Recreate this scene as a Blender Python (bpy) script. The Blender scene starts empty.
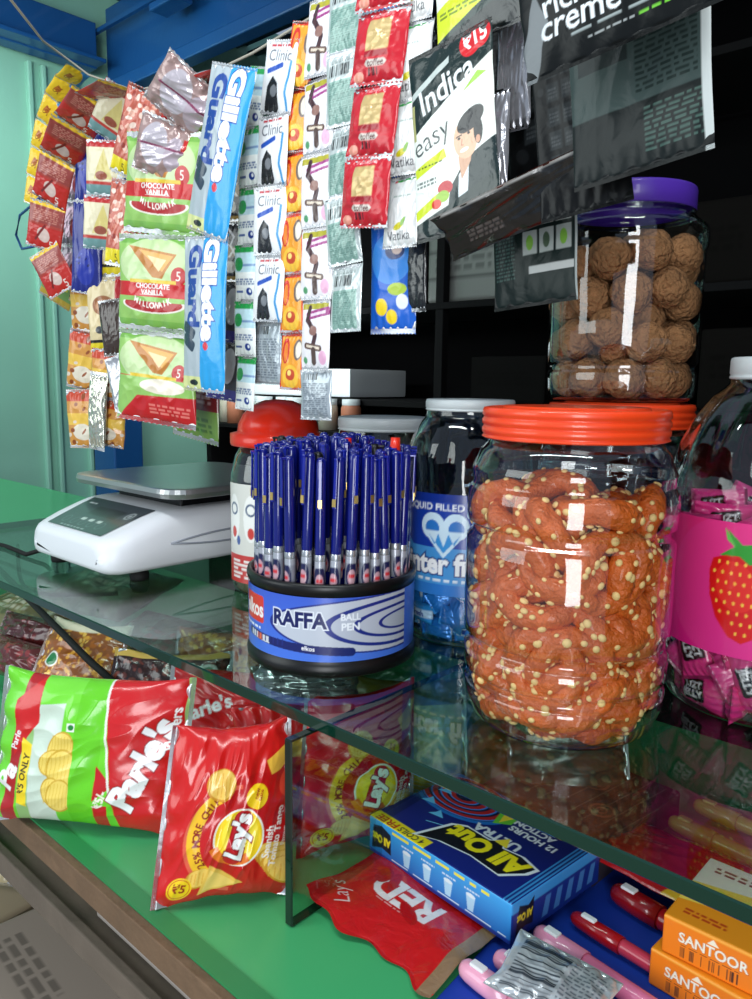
import bpy, bmesh, math, random
import numpy as np
from mathutils import Vector, Matrix, Euler

# ---------------------------------------------------------------- camera, world, lights, exposure
S = bpy.context.scene
COL = S.collection
R = math.radians
FOC, PIT, ROL, YAW, EYE = 780.0, R(8.6), R(0.8), R(42.4), 0.27      # heights are measured from the glass top (z = 0)
cam_d = bpy.data.cameras.new('camera'); cam = bpy.data.objects.new('camera', cam_d); COL.objects.link(cam)
S.camera = cam
_f = Vector((-math.sin(YAW) * math.cos(PIT), math.cos(YAW) * math.cos(PIT), -math.sin(PIT)))
_r0 = Vector((math.cos(YAW), math.sin(YAW), 0)); _u0 = _r0.cross(_f)
_r = _r0 * math.cos(ROL) + _u0 * math.sin(ROL); _u = _r.cross(_f)
cam.matrix_world = Matrix(((_r.x, _u.x, -_f.x, 0), (_r.y, _u.y, -_f.y, 0), (_r.z, _u.z, -_f.z, EYE), (0, 0, 0, 1)))
cam_d.sensor_fit = 'VERTICAL'; cam_d.sensor_height = 36.0; cam_d.lens = FOC / 999.0 * 36.0
cam_d.clip_start = 0.02; cam_d.clip_end = 60

w = bpy.data.worlds.new('world'); S.world = w; w.use_nodes = True
w.node_tree.nodes['Background'].inputs[0].default_value = (0.62, 0.78, 1.0, 1)
w.node_tree.nodes['Background'].inputs[1].default_value = 0.35

def area(name, loc, target, sx, sy, power, col=(1, 1, 1)):
    d = bpy.data.lights.new(name, 'AREA'); d.shape = 'RECTANGLE'; d.size = sx; d.size_y = sy; d.energy = power; d.color = col
    o = bpy.data.objects.new(name, d); COL.objects.link(o); o.location = loc
    o.rotation_euler = (Vector(target) - Vector(loc)).to_track_quat('-Z', 'Y').to_euler()
    return o
area('street_daylight', (1.25, -1.75, 0.35), (-0.45, 0.5, 0.2), 0.8, 2.0, 42, (0.95, 0.98, 1.0))
area('doorway_daylight', (-1.9, -1.7, 0.9), (-1.2, 0.8, 0.0), 1.6, 1.6, 20, (0.92, 1.0, 0.98))
area('tube_light', (-0.3, 0.05, 1.25), (-0.5, 0.6, 0.0), 1.2, 0.05, 7, (0.95, 1.0, 1.0))
area('end_wall_tube_light', (-2.1, 0.75, 1.1), (-2.6, 1.5, 0.3), 0.6, 0.05, 4.5, (0.85, 1.0, 0.95))

area('rack_fill_light', (-2.15, 1.62, .52), (-2.2, 2.0, .2), 0.7, 0.04, 2.2, (0.9, 0.97, 1.0))  # fill light added only to brighten the white box on the rack

S.view_settings.view_transform = 'Standard'; S.view_settings.look = 'None'
S.view_settings.gamma = 1.0; S.view_settings.use_curve_mapping = False
S.view_settings.exposure = 0.35
S.cycles.max_bounces = 12; S.cycles.transparent_max_bounces = 40
S.cycles.caustics_reflective = False; S.cycles.caustics_refractive = False
S.cycles.sample_clamp_indirect = 4.0
S.cycles.use_denoising = True

# ---------------------------------------------------------------- pixel -> point on a real plane
C0 = np.array([0, 0, EYE]); CF = np.array(_f); CR = np.array(_r); CU = np.array(_u)
def ray(x, y): return CF + CR * (x - 376) / FOC - CU * (y - 499.5) / FOC
def onz(x, y, z): d = ray(x, y); return C0 + d * (z - EYE) / d[2]
def ony(x, y, Y): d = ray(x, y); return C0 + d * Y / d[1]
def onx(x, y, X): d = ray(x, y); return C0 + d * X / d[0]

# ---------------------------------------------------------------- materials
def lin(c):
    c = np.asarray(c, float) / 255.0
    return np.where(c <= 0.04045, c / 12.92, ((c + 0.055) / 1.055) ** 2.4)
def mat(name, col, rough=0.5, metal=0.0, coat=0.0, bump=0.0, bscale=60, spec=0.5, var=0.0, vscale=8, trans=0.0, ior=1.45, emit=0, sub=0.0):
    m = bpy.data.materials.new(name); m.use_nodes = True; nt = m.node_tree; b = nt.nodes['Principled BSDF']
    c = tuple(lin(col)) + (1,)
    b.inputs['Base Color'].default_value = c; b.inputs['Roughness'].default_value = rough
    b.inputs['Metallic'].default_value = metal; b.inputs['Coat Weight'].default_value = coat
    b.inputs['Specular IOR Level'].default_value = spec; b.inputs['Transmission Weight'].default_value = trans; b.inputs['IOR'].default_value = ior
    if sub: b.inputs['Subsurface Weight'].default_value = sub; b.inputs['Subsurface Scale'].default_value = 0.01
    if emit: b.inputs['Emission Color'].default_value = c; b.inputs['Emission Strength'].default_value = emit
    tc = nt.nodes.new('ShaderNodeTexCoord')
    if var or bump:
        n = nt.nodes.new('ShaderNodeTexNoise'); nt.links.new(tc.outputs['Object'], n.inputs['Vector'])
        n.inputs['Scale'].default_value = vscale; n.inputs['Detail'].default_value = 5
    if var:
        mx = nt.nodes.new('ShaderNodeMix'); mx.data_type = 'RGBA'; nt.links.new(n.outputs['Fac'], mx.inputs['Factor'])
        mx.inputs['A'].default_value = tuple(x * (1 - var) for x in c[:3]) + (1,); mx.inputs['B'].default_value = tuple(min(1, x * (1 + var)) for x in c[:3]) + (1,)
        nt.links.new(mx.outputs['Result'], b.inputs['Base Color'])
    if bump:
        n2 = nt.nodes.new('ShaderNodeTexNoise'); nt.links.new(tc.outputs['Object'], n2.inputs['Vector']); n2.inputs['Scale'].default_value = bscale; n2.inputs['Detail'].default_value = 4
        bp = nt.nodes.new('ShaderNodeBump'); bp.inputs['Strength'].default_value = bump; bp.inputs['Distance'].default_value = 0.01
        nt.links.new(n2.outputs['Fac'], bp.inputs['Height']); nt.links.new(bp.outputs['Normal'], b.inputs['Normal'])
    return m
def printed(name, rough=0.25, coat=0.3, bump=0.25, bscale=40, dist=0.004, spec=0.5):      # printed film: colour and metal come with the mesh
    m = bpy.data.materials.new(name); m.use_nodes = True; nt = m.node_tree; b = nt.nodes['Principled BSDF']
    at = nt.nodes.new('ShaderNodeVertexColor'); at.layer_name = 'Col'
    nt.links.new(at.outputs['Color'], b.inputs['Base Color'])
    nt.links.new(at.outputs['Alpha'], b.inputs['Metallic']); b.inputs['Specular IOR Level'].default_value = spec
    b.inputs['Roughness'].default_value = rough; b.inputs['Coat Weight'].default_value = coat; b.inputs['Coat Roughness'].default_value = 0.12
    if bump:
        tc = nt.nodes.new('ShaderNodeTexCoord')
        n = nt.nodes.new('ShaderNodeTexNoise'); n.inputs['Scale'].default_value = bscale; n.inputs['Detail'].default_value = 3; n.inputs['Distortion'].default_value = 0.6
        nt.links.new(tc.outputs['Object'], n.inputs['Vector'])
        bp = nt.nodes.new('ShaderNodeBump'); bp.inputs['Strength'].default_value = bump; bp.inputs['Distance'].default_value = dist
        nt.links.new(n.outputs['Fac'], bp.inputs['Height']); nt.links.new(bp.outputs['Normal'], b.inputs['Normal'])
    return m
def clear(name, tint=(255, 255, 255), rough=0.02, ior=1.5, bump=0.0, bscale=12, gain=1.0, dist=0.01):  # thin clear wall: transmits straight through, reflects by Fresnel
    m = bpy.data.materials.new(name); m.use_nodes = True; nt = m.node_tree; nt.nodes.clear()
    out = nt.nodes.new('ShaderNodeOutputMaterial'); mix = nt.nodes.new('ShaderNodeMixShader')
    tr = nt.nodes.new('ShaderNodeBsdfTransparent'); tr.inputs[0].default_value = tuple(lin(tint)) + (1,)
    gl = nt.nodes.new('ShaderNodeBsdfGlossy'); gl.inputs['Roughness'].default_value = rough
    fr = nt.nodes.new('ShaderNodeFresnel'); fr.inputs['IOR'].default_value = ior
    mu = nt.nodes.new('ShaderNodeMath'); mu.operation = 'MULTIPLY'; mu.inputs[1].default_value = gain; mu.use_clamp = True
    geo = nt.nodes.new('ShaderNodeNewGeometry')          # same reflectance from both sides of the wall
    ab = nt.nodes.new('ShaderNodeMix'); ab.data_type = 'FLOAT'; nt.links.new(geo.outputs['Backfacing'], ab.inputs['Factor'])
    ab.inputs['A'].default_value = ior; ab.inputs['B'].default_value = 1 / ior
    nt.links.new(ab.outputs['Result'], fr.inputs['IOR'])
    nt.links.new(fr.outputs[0], mu.inputs[0]); nt.links.new(mu.outputs[0], mix.inputs[0])
    nt.links.new(tr.outputs[0], mix.inputs[1]); nt.links.new(gl.outputs[0], mix.inputs[2]); nt.links.new(mix.outputs[0], out.inputs[0])
    if bump:
        tc = nt.nodes.new('ShaderNodeTexCoord'); n = nt.nodes.new('ShaderNodeTexNoise'); n.inputs['Scale'].default_value = bscale; n.inputs['Detail'].default_value = 2
        nt.links.new(tc.outputs['Object'], n.inputs['Vector']); bp = nt.nodes.new('ShaderNodeBump'); bp.inputs['Strength'].default_value = bump; bp.inputs['Distance'].default_value = dist
        nt.links.new(n.outputs['Fac'], bp.inputs['Height']); nt.links.new(bp.outputs['Normal'], gl.inputs['Normal']); nt.links.new(bp.outputs['Normal'], fr.inputs['Normal'])
    return m

M = dict(
    teal=mat('teal paint', (138, 192, 172), 0.45, var=0.05, bump=0.04), tealshade=mat('green paint in shade', (24, 52, 40), 0.6, var=0.1),  # the dark green holds the shade on the upper back wall
    blue=mat('blue enamel', (22, 74, 130), 0.35, coat=0.2, var=0.12, vscale=5, bump=0.05), roof=mat('roof sheet', (30, 60, 85), 0.4, metal=0.2, var=0.25, vscale=4),
    dark=mat('dark and shaded paint', (9, 9, 10), 0.85, var=0.2, spec=0.2), shadewall=mat('shaded wall', (6, 6, 7), 0.95, spec=0.1), floor=mat('grey tile floor', (150, 140, 128), 0.6, var=0.15, vscale=3),  # near-black rack and back wall: the stall's shadow is put into the colour
    laminate=mat('green laminate', (70, 178, 112), 0.32, coat=0.15, var=0.06, vscale=5), laminate2=mat('worn green laminate', (48, 140, 84), 0.4, var=0.15, vscale=9),
    wood=mat('raw plywood edge', (112, 88, 66), 0.8, var=0.35, vscale=25, bump=0.3), wood2=mat('grey weathered board', (112, 100, 88), 0.8, var=0.3, vscale=14, bump=0.2),
    glass=clear('counter glass', (226, 240, 234), 0.01, 1.52, gain=1.2), gedge=mat('glass edge', (3, 46, 34), 0.12, coat=0.5, var=0.3, vscale=3), gedge2=mat('divider glass edge', (10, 26, 20), 0.15, coat=0.5),
    pet=clear('clear jar plastic', (250, 251, 251), 0.04, 1.5, bump=0.3, bscale=9, gain=2.4), petblue=clear('bluish jar plastic', (222, 238, 250), 0.04, 1.5, bump=0.2, gain=2.2),
    poly=clear('clear packet film', (246, 247, 244), 0.12, 1.5, bump=0.9, bscale=60, gain=1.6, dist=0.004),
    orange=mat('orange lid', (238, 70, 28), 0.3, coat=0.3, sub=0.1), red=mat('red lid', (225, 45, 22), 0.28, coat=0.3), purple=mat('purple lid', (82, 48, 165), 0.35, coat=0.2), whitelid=mat('milky lid', (205, 212, 212), 0.4),
    white=mat('white plastic', (236, 238, 242), 0.38), black=mat('black plastic', (12, 12, 14), 0.35), rubber=mat('black rubber', (14, 14, 14), 0.7), steel=mat('brushed steel', (190, 192, 190), 0.28, metal=0.85, var=0.08),
    navy=mat('navy pen plastic', (12, 22, 112), 0.16, coat=0.6), navyclip=mat('blue pen clip', (16, 30, 140), 0.15, coat=0.5), silver=mat('silver', (190, 194, 200), 0.25, metal=0.7), gold=mat('gold', (215, 185, 110), 0.3, metal=0.8),
    greencap=mat('light string', (170, 165, 150), 0.6), orangeblob=mat('fried orange dough', (208, 98, 32), 0.42, coat=0.3, var=0.4, vscale=45, bump=0.6, bscale=160),
    seed=mat('pale split seeds', (242, 204, 134), 0.5, var=0.15, vscale=60), laddu=mat('brown sweet ball', (166, 118, 76), 0.75, var=0.5, vscale=70, bump=1.0, bscale=190),
    print=printed('printed film'), shadecard=printed('shaded card', 0.85, 0.0, 0.0, spec=0.1), mattefilm=printed('dark matte film', 0.30, 0.0, 0.3, spec=0.22), paper=printed('printed card', 0.45, 0.1, 0.0), foil=printed('crinkled foil print', 0.2, 0.5, 0.5, 55), label=printed('printed jar label', 0.3, 0.35, 0.0), cloth=mat('blue cloth sheet', (20, 60, 170), 0.6, var=0.1))

# ---------------------------------------------------------------- mesh helpers
def link(name, me, parent=None, smooth=None):
    o = bpy.data.objects.new(name, me); COL.objects.link(o)
    if parent is not None: o.parent = parent
    return o
def tag(o, label=None, cat=None, group=None, kind=None):
    if label: o['label'] = label
    if cat: o['category'] = cat
    if group: o['group'] = group
    if kind: o['kind'] = kind
    return o
def empty(name, loc=(0, 0, 0), rz=0.0, label=None, cat=None, group=None):
    o = bpy.data.objects.new(name, None); COL.objects.link(o); o.location = loc; o.rotation_euler = (0, 0, rz)
    o.empty_display_size = 0.02
    return tag(o, label, cat, group)
class MB:
    def __init__(s): s.bm = bmesh.new(); s.mats = []
    def mi(s, m):
        if m not in s.mats: s.mats.append(m)
        return s.mats.index(m)
    def box(s, c, d, m, bev=0.0, rot=None, seg=2):
        r = bmesh.ops.create_cube(s.bm, size=1.0); vs = r['verts']
        for v in vs: v.co = Vector((v.co.x * d[0], v.co.y * d[1], v.co.z * d[2]))
        fs = set(f for v in vs for f in v.link_faces)
        if bev:
            es = list(set(e for v in vs for e in v.link_edges))
            br = bmesh.ops.bevel(s.bm, geom=es, offset=bev, segments=seg, profile=0.5, affect='EDGES')
            vs = list(set(vs) & set(s.bm.verts)) if False else [v for v in set(x for f in br['faces'] for x in f.verts) | set(v for v in vs if v.is_valid)]
            fs = set(f for v in vs for f in v.link_faces)
        mt = Matrix.Translation(Vector(c)) @ (rot.to_matrix().to_4x4() if rot else Matrix())
        for v in vs: v.co = mt @ v.co
        k = s.mi(m)
        for f in fs: f.material_index = k
        return s
    def lathe(s, prof, m, c=(0, 0, 0), seg=64, flute=None, closed=False):
        rows = []
        for (r, z) in prof:
            row = []
            for i in range(seg):
                a = 2 * math.pi * i / seg; rr = max(r, 1e-5)
                if flute: rr *= flute(a, z)
                row.append(s.bm.verts.new((c[0] + rr * math.cos(a), c[1] + rr * math.sin(a), c[2] + z)))
            rows.append(row)
        k = s.mi(m)
        for a, b in zip(rows, rows[1:]):
            for i in range(seg):
                f = s.bm.faces.new((a[i], a[(i + 1) % seg], b[(i + 1) % seg], b[i])); f.material_index = k; f.smooth = True
        return s
    def tube(s, pts, r, m, seg=8, cap=True):
        pts = [Vector(p) for p in pts]; rows = []; n = len(pts); rs = r if isinstance(r, (list, tuple)) else [r] * n
        up = Vector((0, 0, 1))
        for i, p in enumerate(pts):
            t = (pts[min(i + 1, n - 1)] - pts[max(i - 1, 0)]).normalized()
            a = t.cross(up)
            if a.length < 1e-3: a = t.cross(Vector((1, 0, 0)))
            a.normalize(); b = t.cross(a).normalized()
            rows.append([s.bm.verts.new(p + (a * math.cos(2 * math.pi * j / seg) + b * math.sin(2 * math.pi * j / seg)) * rs[i]) for j in range(seg)])
        k = s.mi(m)
        for a, b in zip(rows, rows[1:]):
            for j in range(seg):
                f = s.bm.faces.new((a[j], a[(j + 1) % seg], b[(j + 1) % seg], b[j])); f.material_index = k; f.smooth = True
        if cap:
            for row in (rows[0], rows[-1]):
                f = s.bm.faces.new(row); f.material_index = k
        return s
    def prism(s, pts, z0, z1, m, bev=0.0):
        lo = [s.bm.verts.new((x, y, z0)) for x, y in pts]; hi = [s.bm.verts.new((x, y, z1)) for x, y in pts]; k = s.mi(m)
        n = len(pts); fs = [s.bm.faces.new(hi), s.bm.faces.new(lo[::-1])] + [s.bm.faces.new((lo[i], lo[(i + 1) % n], hi[(i + 1) % n], hi[i])) for i in range(n)]
        for f in fs: f.material_index = k
        return s
    def mesh(s, name, smooth=False):
        bmesh.ops.recalc_face_normals(s.bm, faces=s.bm.faces[:])
        if smooth:
            for f in s.bm.faces: f.smooth = True
        me = bpy.data.meshes.new(name); s.bm.to_mesh(me); s.bm.free()
        for m in s.mats: me.materials.append(m)
        return me
    def build(s, name, parent=None, smooth=False): return link(name, s.mesh(name, smooth), parent)

# ---------------------------------------------------------------- print artwork: a 2-D canvas sampled onto the vertices of a fine grid
_TG = {}
def glyphs(t, off=0.0, shear=0.0):
    k = (t, off, shear)
    if k not in _TG:
        cu = bpy.data.curves.new('t', 'FONT'); cu.body = t; cu.size = 1; cu.offset = off; cu.shear = shear; cu.align_x = 'CENTER'; cu.align_y = 'CENTER'; cu.resolution_u = 3
        o = bpy.data.objects.new('t', cu); me = bpy.data.meshes.new_from_object(o); me.calc_loop_triangles()
        v = np.array([x.co[:2] for x in me.vertices]).reshape(-1, 2)
        tr = np.array([x.vertices[:] for x in me.loop_triangles]).reshape(-1, 3)
        _TG[k] = v[tr] if len(tr) else np.zeros((0, 3, 2))
        bpy.data.objects.remove(o); bpy.data.curves.remove(cu); bpy.data.meshes.remove(me)
    return _TG[k]
class Art:
    def __init__(s, w, h, res, bg=(255, 255, 255), met=0.0):
        s.w, s.h, s.res = w, h, res; s.nu, s.nv = max(2, int(round(w * res))), max(2, int(round(h * res)))
        s.W, s.H = s.nu * 2 + 2, s.nv * 2 + 2; s.sx, s.sy = s.W / w, s.H / h
        s.a = np.zeros((s.H, s.W, 4)); s.a[..., :3] = lin(bg); s.a[..., 3] = met
        s.Y, s.X = np.mgrid[0:s.H, 0:s.W]; s.X = (s.X + .5) / s.sx; s.Y = (s.Y + .5) / s.sy
    def put(s, mask, col, met=0.0, op=1.0):
        c = np.append(lin(col), met); s.a[mask] = s.a[mask] * (1 - op) + c * op; return s
    def grad(s, c0, c1, axis='y', met=0.0):
        t = (s.Y / s.h if axis == 'y' else s.X / s.w)[..., None]; s.a[..., :3] = lin(c0) * (1 - t) + lin(c1) * t; s.a[..., 3] = met; return s
    def loc(s, cx, cy, rot):
        c, n = math.cos(R(rot)), math.sin(R(rot)); dx, dy = s.X - cx, s.Y - cy
        return dx * c + dy * n, -dx * n + dy * c
    def rect(s, x0, y0, x1, y1, col, met=0.0, op=1.0): return s.put((s.X >= x0) & (s.X <= x1) & (s.Y >= y0) & (s.Y <= y1), col, met, op)
    def rrect(s, cx, cy, w, h, col, rot=0, r=0.0, met=0.0):
        a, b = s.loc(cx, cy, rot); qx = np.maximum(abs(a) - w / 2 + r, 0); qy = np.maximum(abs(b) - h / 2 + r, 0)
        return s.put((np.hypot(qx, qy) <= max(r, 1e-6)) & (abs(a) <= w / 2) & (abs(b) <= h / 2), col, met)
    def ell(s, cx, cy, rx, ry, col, rot=0, met=0.0, op=1.0):
        a, b = s.loc(cx, cy, rot); return s.put((a / rx) ** 2 + (b / ry) ** 2 <= 1, col, met, op)
    def ring(s, cx, cy, r0, r1, col, a0=None, a1=None, asp=1.0, rot=0, met=0.0):
        a, b = s.loc(cx, cy, rot); d = np.hypot(a, b / asp); k = (d >= r0) & (d <= r1)
        if a0 is not None:
            an = np.degrees(np.arctan2(b / asp, a)) % 360; a0 %= 360; a1 %= 360
            k &= ((an >= a0) & (an <= a1)) if a0 <= a1 else ((an >= a0) | (an <= a1))
        return s.put(k, col, met)
    def poly(s, pts, col, met=0.0, op=1.0):
        ins = np.zeros(s.X.shape, bool); n = len(pts)
        for i in range(n):
            x0, y0 = pts[i]; x1, y1 = pts[(i + 1) % n]
            if y0 == y1: continue
            ins ^= ((y0 > s.Y) != (y1 > s.Y)) & (s.X < (x1 - x0) * (s.Y - y0) / (y1 - y0) + x0)
        return s.put(ins, col, met, op)
    def line(s, pts, wd, col, met=0.0, op=1.0):
        k = np.zeros(s.X.shape, bool)
        for (x0, y0), (x1, y1) in zip(pts, pts[1:]):
            dx, dy = x1 - x0, y1 - y0; t = np.clip(((s.X - x0) * dx + (s.Y - y0) * dy) / max(dx * dx + dy * dy, 1e-9), 0, 1)
            k |= np.hypot(s.X - x0 - t * dx, s.Y - y0 - t * dy) <= wd / 2
        return s.put(k, col, met, op)
    def text(s, t, cx, cy, size, col, rot=0, sx=1.0, off=0.0, shear=0.0, out=None, ow=0.04, met=0.0, mirror=False):
        if out is not None: s.text(t, cx, cy, size, out, rot, sx, off + ow, shear, None, 0, met, mirror)
        T = glyphs(t, off, shear).copy()
        if not len(T): return s
        T[..., 0] *= size * sx * (-1 if mirror else 1); T[..., 1] *= size; c, n = math.cos(R(rot)), math.sin(R(rot))
        P = np.stack([T[..., 0] * c - T[..., 1] * n + cx, T[..., 0] * n + T[..., 1] * c + cy], -1)
        P[..., 0] *= s.sx; P[..., 1] *= s.sy; mask = np.zeros((s.H, s.W), bool)
        for tri in P:
            x0, y0 = np.floor(tri.min(0)).astype(int); x1, y1 = np.ceil(tri.max(0)).astype(int)
            x0, y0, x1, y1 = max(x0, 0), max(y0, 0), min(x1, s.W), min(y1, s.H)
            if x0 >= x1 or y0 >= y1: continue
            gx = np.arange(x0, x1)[None, :] + .5; gy = np.arange(y0, y1)[:, None] + .5
            (ax, ay), (bx, by), (qx, qy) = tri
            d = (by - qy) * (ax - qx) + (qx - bx) * (ay - qy)
            if abs(d) < 1e-9: continue
            l0 = ((by - qy) * (gx - qx) + (qx - bx) * (gy - qy)) / d; l1 = ((qy - ay) * (gx - qx) + (ax - qx) * (gy - qy)) / d
            mask[y0:y1, x0:x1] |= (l0 >= -1e-6) & (l1 >= -1e-6) & (l0 + l1 <= 1 + 1e-6)
        return s.put(mask, col, met)
    def arctext(s, t, cx, cy, r, a0, a1, size, col, off=0.0, flip=False):
        for i, ch in enumerate(t):
            if ch == ' ': continue
            a = a0 + (a1 - a0) * (i + .5) / len(t)
            s.text(ch, cx + r * math.cos(R(a)), cy + r * math.sin(R(a)), size, col, a + (90 if flip else -90), off=off)
        return s
    def lines(s, x0, x1, y0, y1, n, col, seed=0, fill=0.6, rot=None):      # rows of small print
        rn = random.Random(seed); st = (y1 - y0) / n
        for i in range(n):
            x = x0
            while x < x1:
                wd = rn.uniform(.06, .22) * (x1 - x0)
                s.rect(x, y0 + i * st, min(x1, x + wd), y0 + i * st + st * fill, col); x += wd + .05 * (x1 - x0)
        return s
    def bars(s, x0, x1, y0, y1, col=(30, 30, 30), n=22, seed=1, vert=True):
        rn = random.Random(seed); x = x0 if vert else y0; e = x1 if vert else y1; st = (e - x) / n
        for i in range(n):
            if rn.random() < .55:
                (s.rect(x, y0, x + st * rn.uniform(.5, 1), y1, col) if vert else s.rect(x0, x, x1, x + st * rn.uniform(.5, 1), col))
            x += st
        return s
    def speckle(s, x0, y0, x1, y1, n, cols, r, seed=0):
        rn = random.Random(seed)
        for _ in range(n):
            s.ell(rn.uniform(x0, x1), rn.uniform(y0, y1), r * rn.uniform(.6, 1.4), r * rn.uniform(.4, 1), rn.choice(cols), rn.uniform(0, 180))
        return s
    def sample(s, nu=None, nv=None):                                         # -> (nv+1, nu+1, 4)
        a = s.a.reshape(s.nv + 1, 2, s.nu + 1, 2, 4).mean((1, 3))
        return a
def quads(nv, nu, base=0, flip=False):
    i = np.arange(nv)[:, None] * (nu + 1) + np.arange(nu)[None, :] + base
    q = np.stack([i, i + 1, i + nu + 2, i + nu + 1], -1).reshape(-1, 4)
    return q[:, ::-1] if flip else q
def gridmesh(name, parts, m):                                                # parts: list of (P (nv+1,nu+1,3), colours or rgb, flip)
    V, Q, K, b = [], [], [], 0
    for P, c, fl in parts:
        nv, nu = P.shape[0] - 1, P.shape[1] - 1
        V.append(P.reshape(-1, 3)); Q.append(quads(nv, nu, b, fl)); b += P.shape[0] * P.shape[1]
        if isinstance(c, np.ndarray) and c.ndim == 3: K.append(c.reshape(-1, 4))
        else:
            cc = np.append(lin(c[:3]), c[3] if len(c) > 3 else 0.0); K.append(np.tile(cc, (P.shape[0] * P.shape[1], 1)))
    V = np.concatenate(V); Q = np.concatenate(Q); K = np.concatenate(K)
    me = bpy.data.meshes.new(name); me.vertices.add(len(V)); me.vertices.foreach_set('co', V.astype('f').ravel())
    me.loops.add(Q.size); me.loops.foreach_set('vertex_index', Q.astype('i').ravel())
    me.polygons.add(len(Q)); me.polygons.foreach_set('loop_start', np.arange(0, Q.size, 4, dtype='i')); me.polygons.foreach_set('loop_total', np.full(len(Q), 4, 'i'))
    me.polygons.foreach_set('use_smooth', np.ones(len(Q), bool)); me.update(calc_edges=True); me.validate()
    ca = me.color_attributes.new('Col', 'FLOAT_COLOR', 'POINT'); ca.data.foreach_set('color', K.astype('f').ravel())
    me.materials.append(m); return me
def wav(u, v, seed, fr=3.0, n=7):
    rn = np.random.RandomState(seed); o = np.zeros_like(u)
    for _ in range(n):
        k = rn.normal(size=2) * fr; o += np.sin(k[0] * u + k[1] * v + rn.uniform(0, 6.28)) / n ** .5
    return o
def pillow(w, h, th, nu, nv, seed=0, wr=1.0, seal=0.06, axis='y', draw=0.03, zig=0.0, curl=0.0, sag=0.0, bend=0.0):
    """a filled film packet: front and back grids, x right, z up, front towards -y, origin at the bottom centre"""
    v, u = np.meshgrid(np.linspace(-1, 1, nv + 1), np.linspace(-1, 1, nu + 1), indexing='ij')
    a, b = (v, u) if axis == 'y' else (u, v)                                 # a runs between the two seals
    t = np.clip(abs(a) / (1 - seal), 0, 1); prof = (1 - t ** 2.4) ** 0.75 * (1 - abs(b) ** 3.2) ** 0.55
    ridg = (1 - abs(wav(u, v, seed, 4.5))) * .5 + (1 - abs(wav(u, v, seed + 5, 9))) * .3
    crease = np.sin(b * (14 + seed % 5) + wav(u, v, seed + 9, 2) * 1.5) * np.exp(-((1 - seal - abs(a)) / .22) ** 2) * (abs(a) < 1 - seal)
    thk = prof * th / 2 * (1 + .22 * wr * (ridg - .5)) + th * .05 * wr * crease * (prof > 0)
    dr = draw * (1 - t ** 2)
    xx = u * w / 2; zz = v * h / 2
    if axis == 'y': xx = xx * (1 - dr * 2); xx = xx * (1 + .012 * wr * wav(v, v, seed + 3, 4))
    else: zz = zz * (1 - dr * 2) * (1 + .012 * wr * wav(u, u, seed + 3, 4))
    if zig:
        zg = zig * np.sign(a) * (np.abs(((b * 14) % 2) - 1) - .5) * (abs(a) > .99)
        if axis == 'y': zz = zz + zg
        else: xx = xx + zg
    off = wr * w * .012 * wav(u, v, seed + 11, 1.6) + curl * w * (v ** 2) - curl * w * .3
    off = off + bend * w * u ** 2
    mk = lambda s: np.stack([xx, off - s * thk, zz + h / 2], -1)
    return mk(1), mk(-1)
def packmesh(name, art, th, seed=0, m=None, back=(200, 200, 205, .3), backart=None, warp=None, **kw):
    """art size in centimetres"""
    Pf, Pb = pillow(art.w / 100, art.h / 100, th, art.nu, art.nv, seed, **kw)
    if warp: Pf, Pb = warp(Pf), warp(Pb)
    return gridmesh(name, [(Pf, art.sample(), False), (Pb[:, ::-1], backart.sample() if backart is not None else back, False)], m or M['print'])
def frame(o, org, xa, up, rel=None):                                        # local x -> xa, local z -> up
    x = Vector(xa).normalized(); z = Vector(up); z = (z - x * z.dot(x)).normalized(); y = z.cross(x)
    org = Vector(org)
    if rel is not None: org = org - Vector(rel)
    o.matrix_basis = Matrix(((x.x, y.x, z.x, org.x), (x.y, y.y, z.y, org.y), (x.z, y.z, z.z, org.z), (0, 0, 0, 1)))
    return o
def stand(o, BL, BR, lean=0.0):                                             # stand a packet with its bottom edge on BL-BR, leaning back by `lean` degrees
    BL, BR = Vector(BL), Vector(BR); x = (BR - BL).normalized(); n = Vector((0, 0, 1)).cross(x)
    return frame(o, (BL + BR) / 2, x, Vector((0, 0, 1)) * math.cos(R(lean)) + n * math.sin(R(lean)))
def cylsheet(art, r, z0, a_mid, tilt=None):                                 # art (cm) wrapped round a cylinder wall of radius r, centred on angle a_mid
    v, u = np.meshgrid(np.linspace(0, 1, art.nv + 1), np.linspace(-.5, .5, art.nu + 1), indexing='ij')
    a = a_mid + u * art.w / 100 / r; rr = r if not callable(tilt) else tilt(z0 + v * art.h / 100)
    return np.stack([rr * np.cos(a), rr * np.sin(a), z0 + v * art.h / 100], -1)
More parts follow.
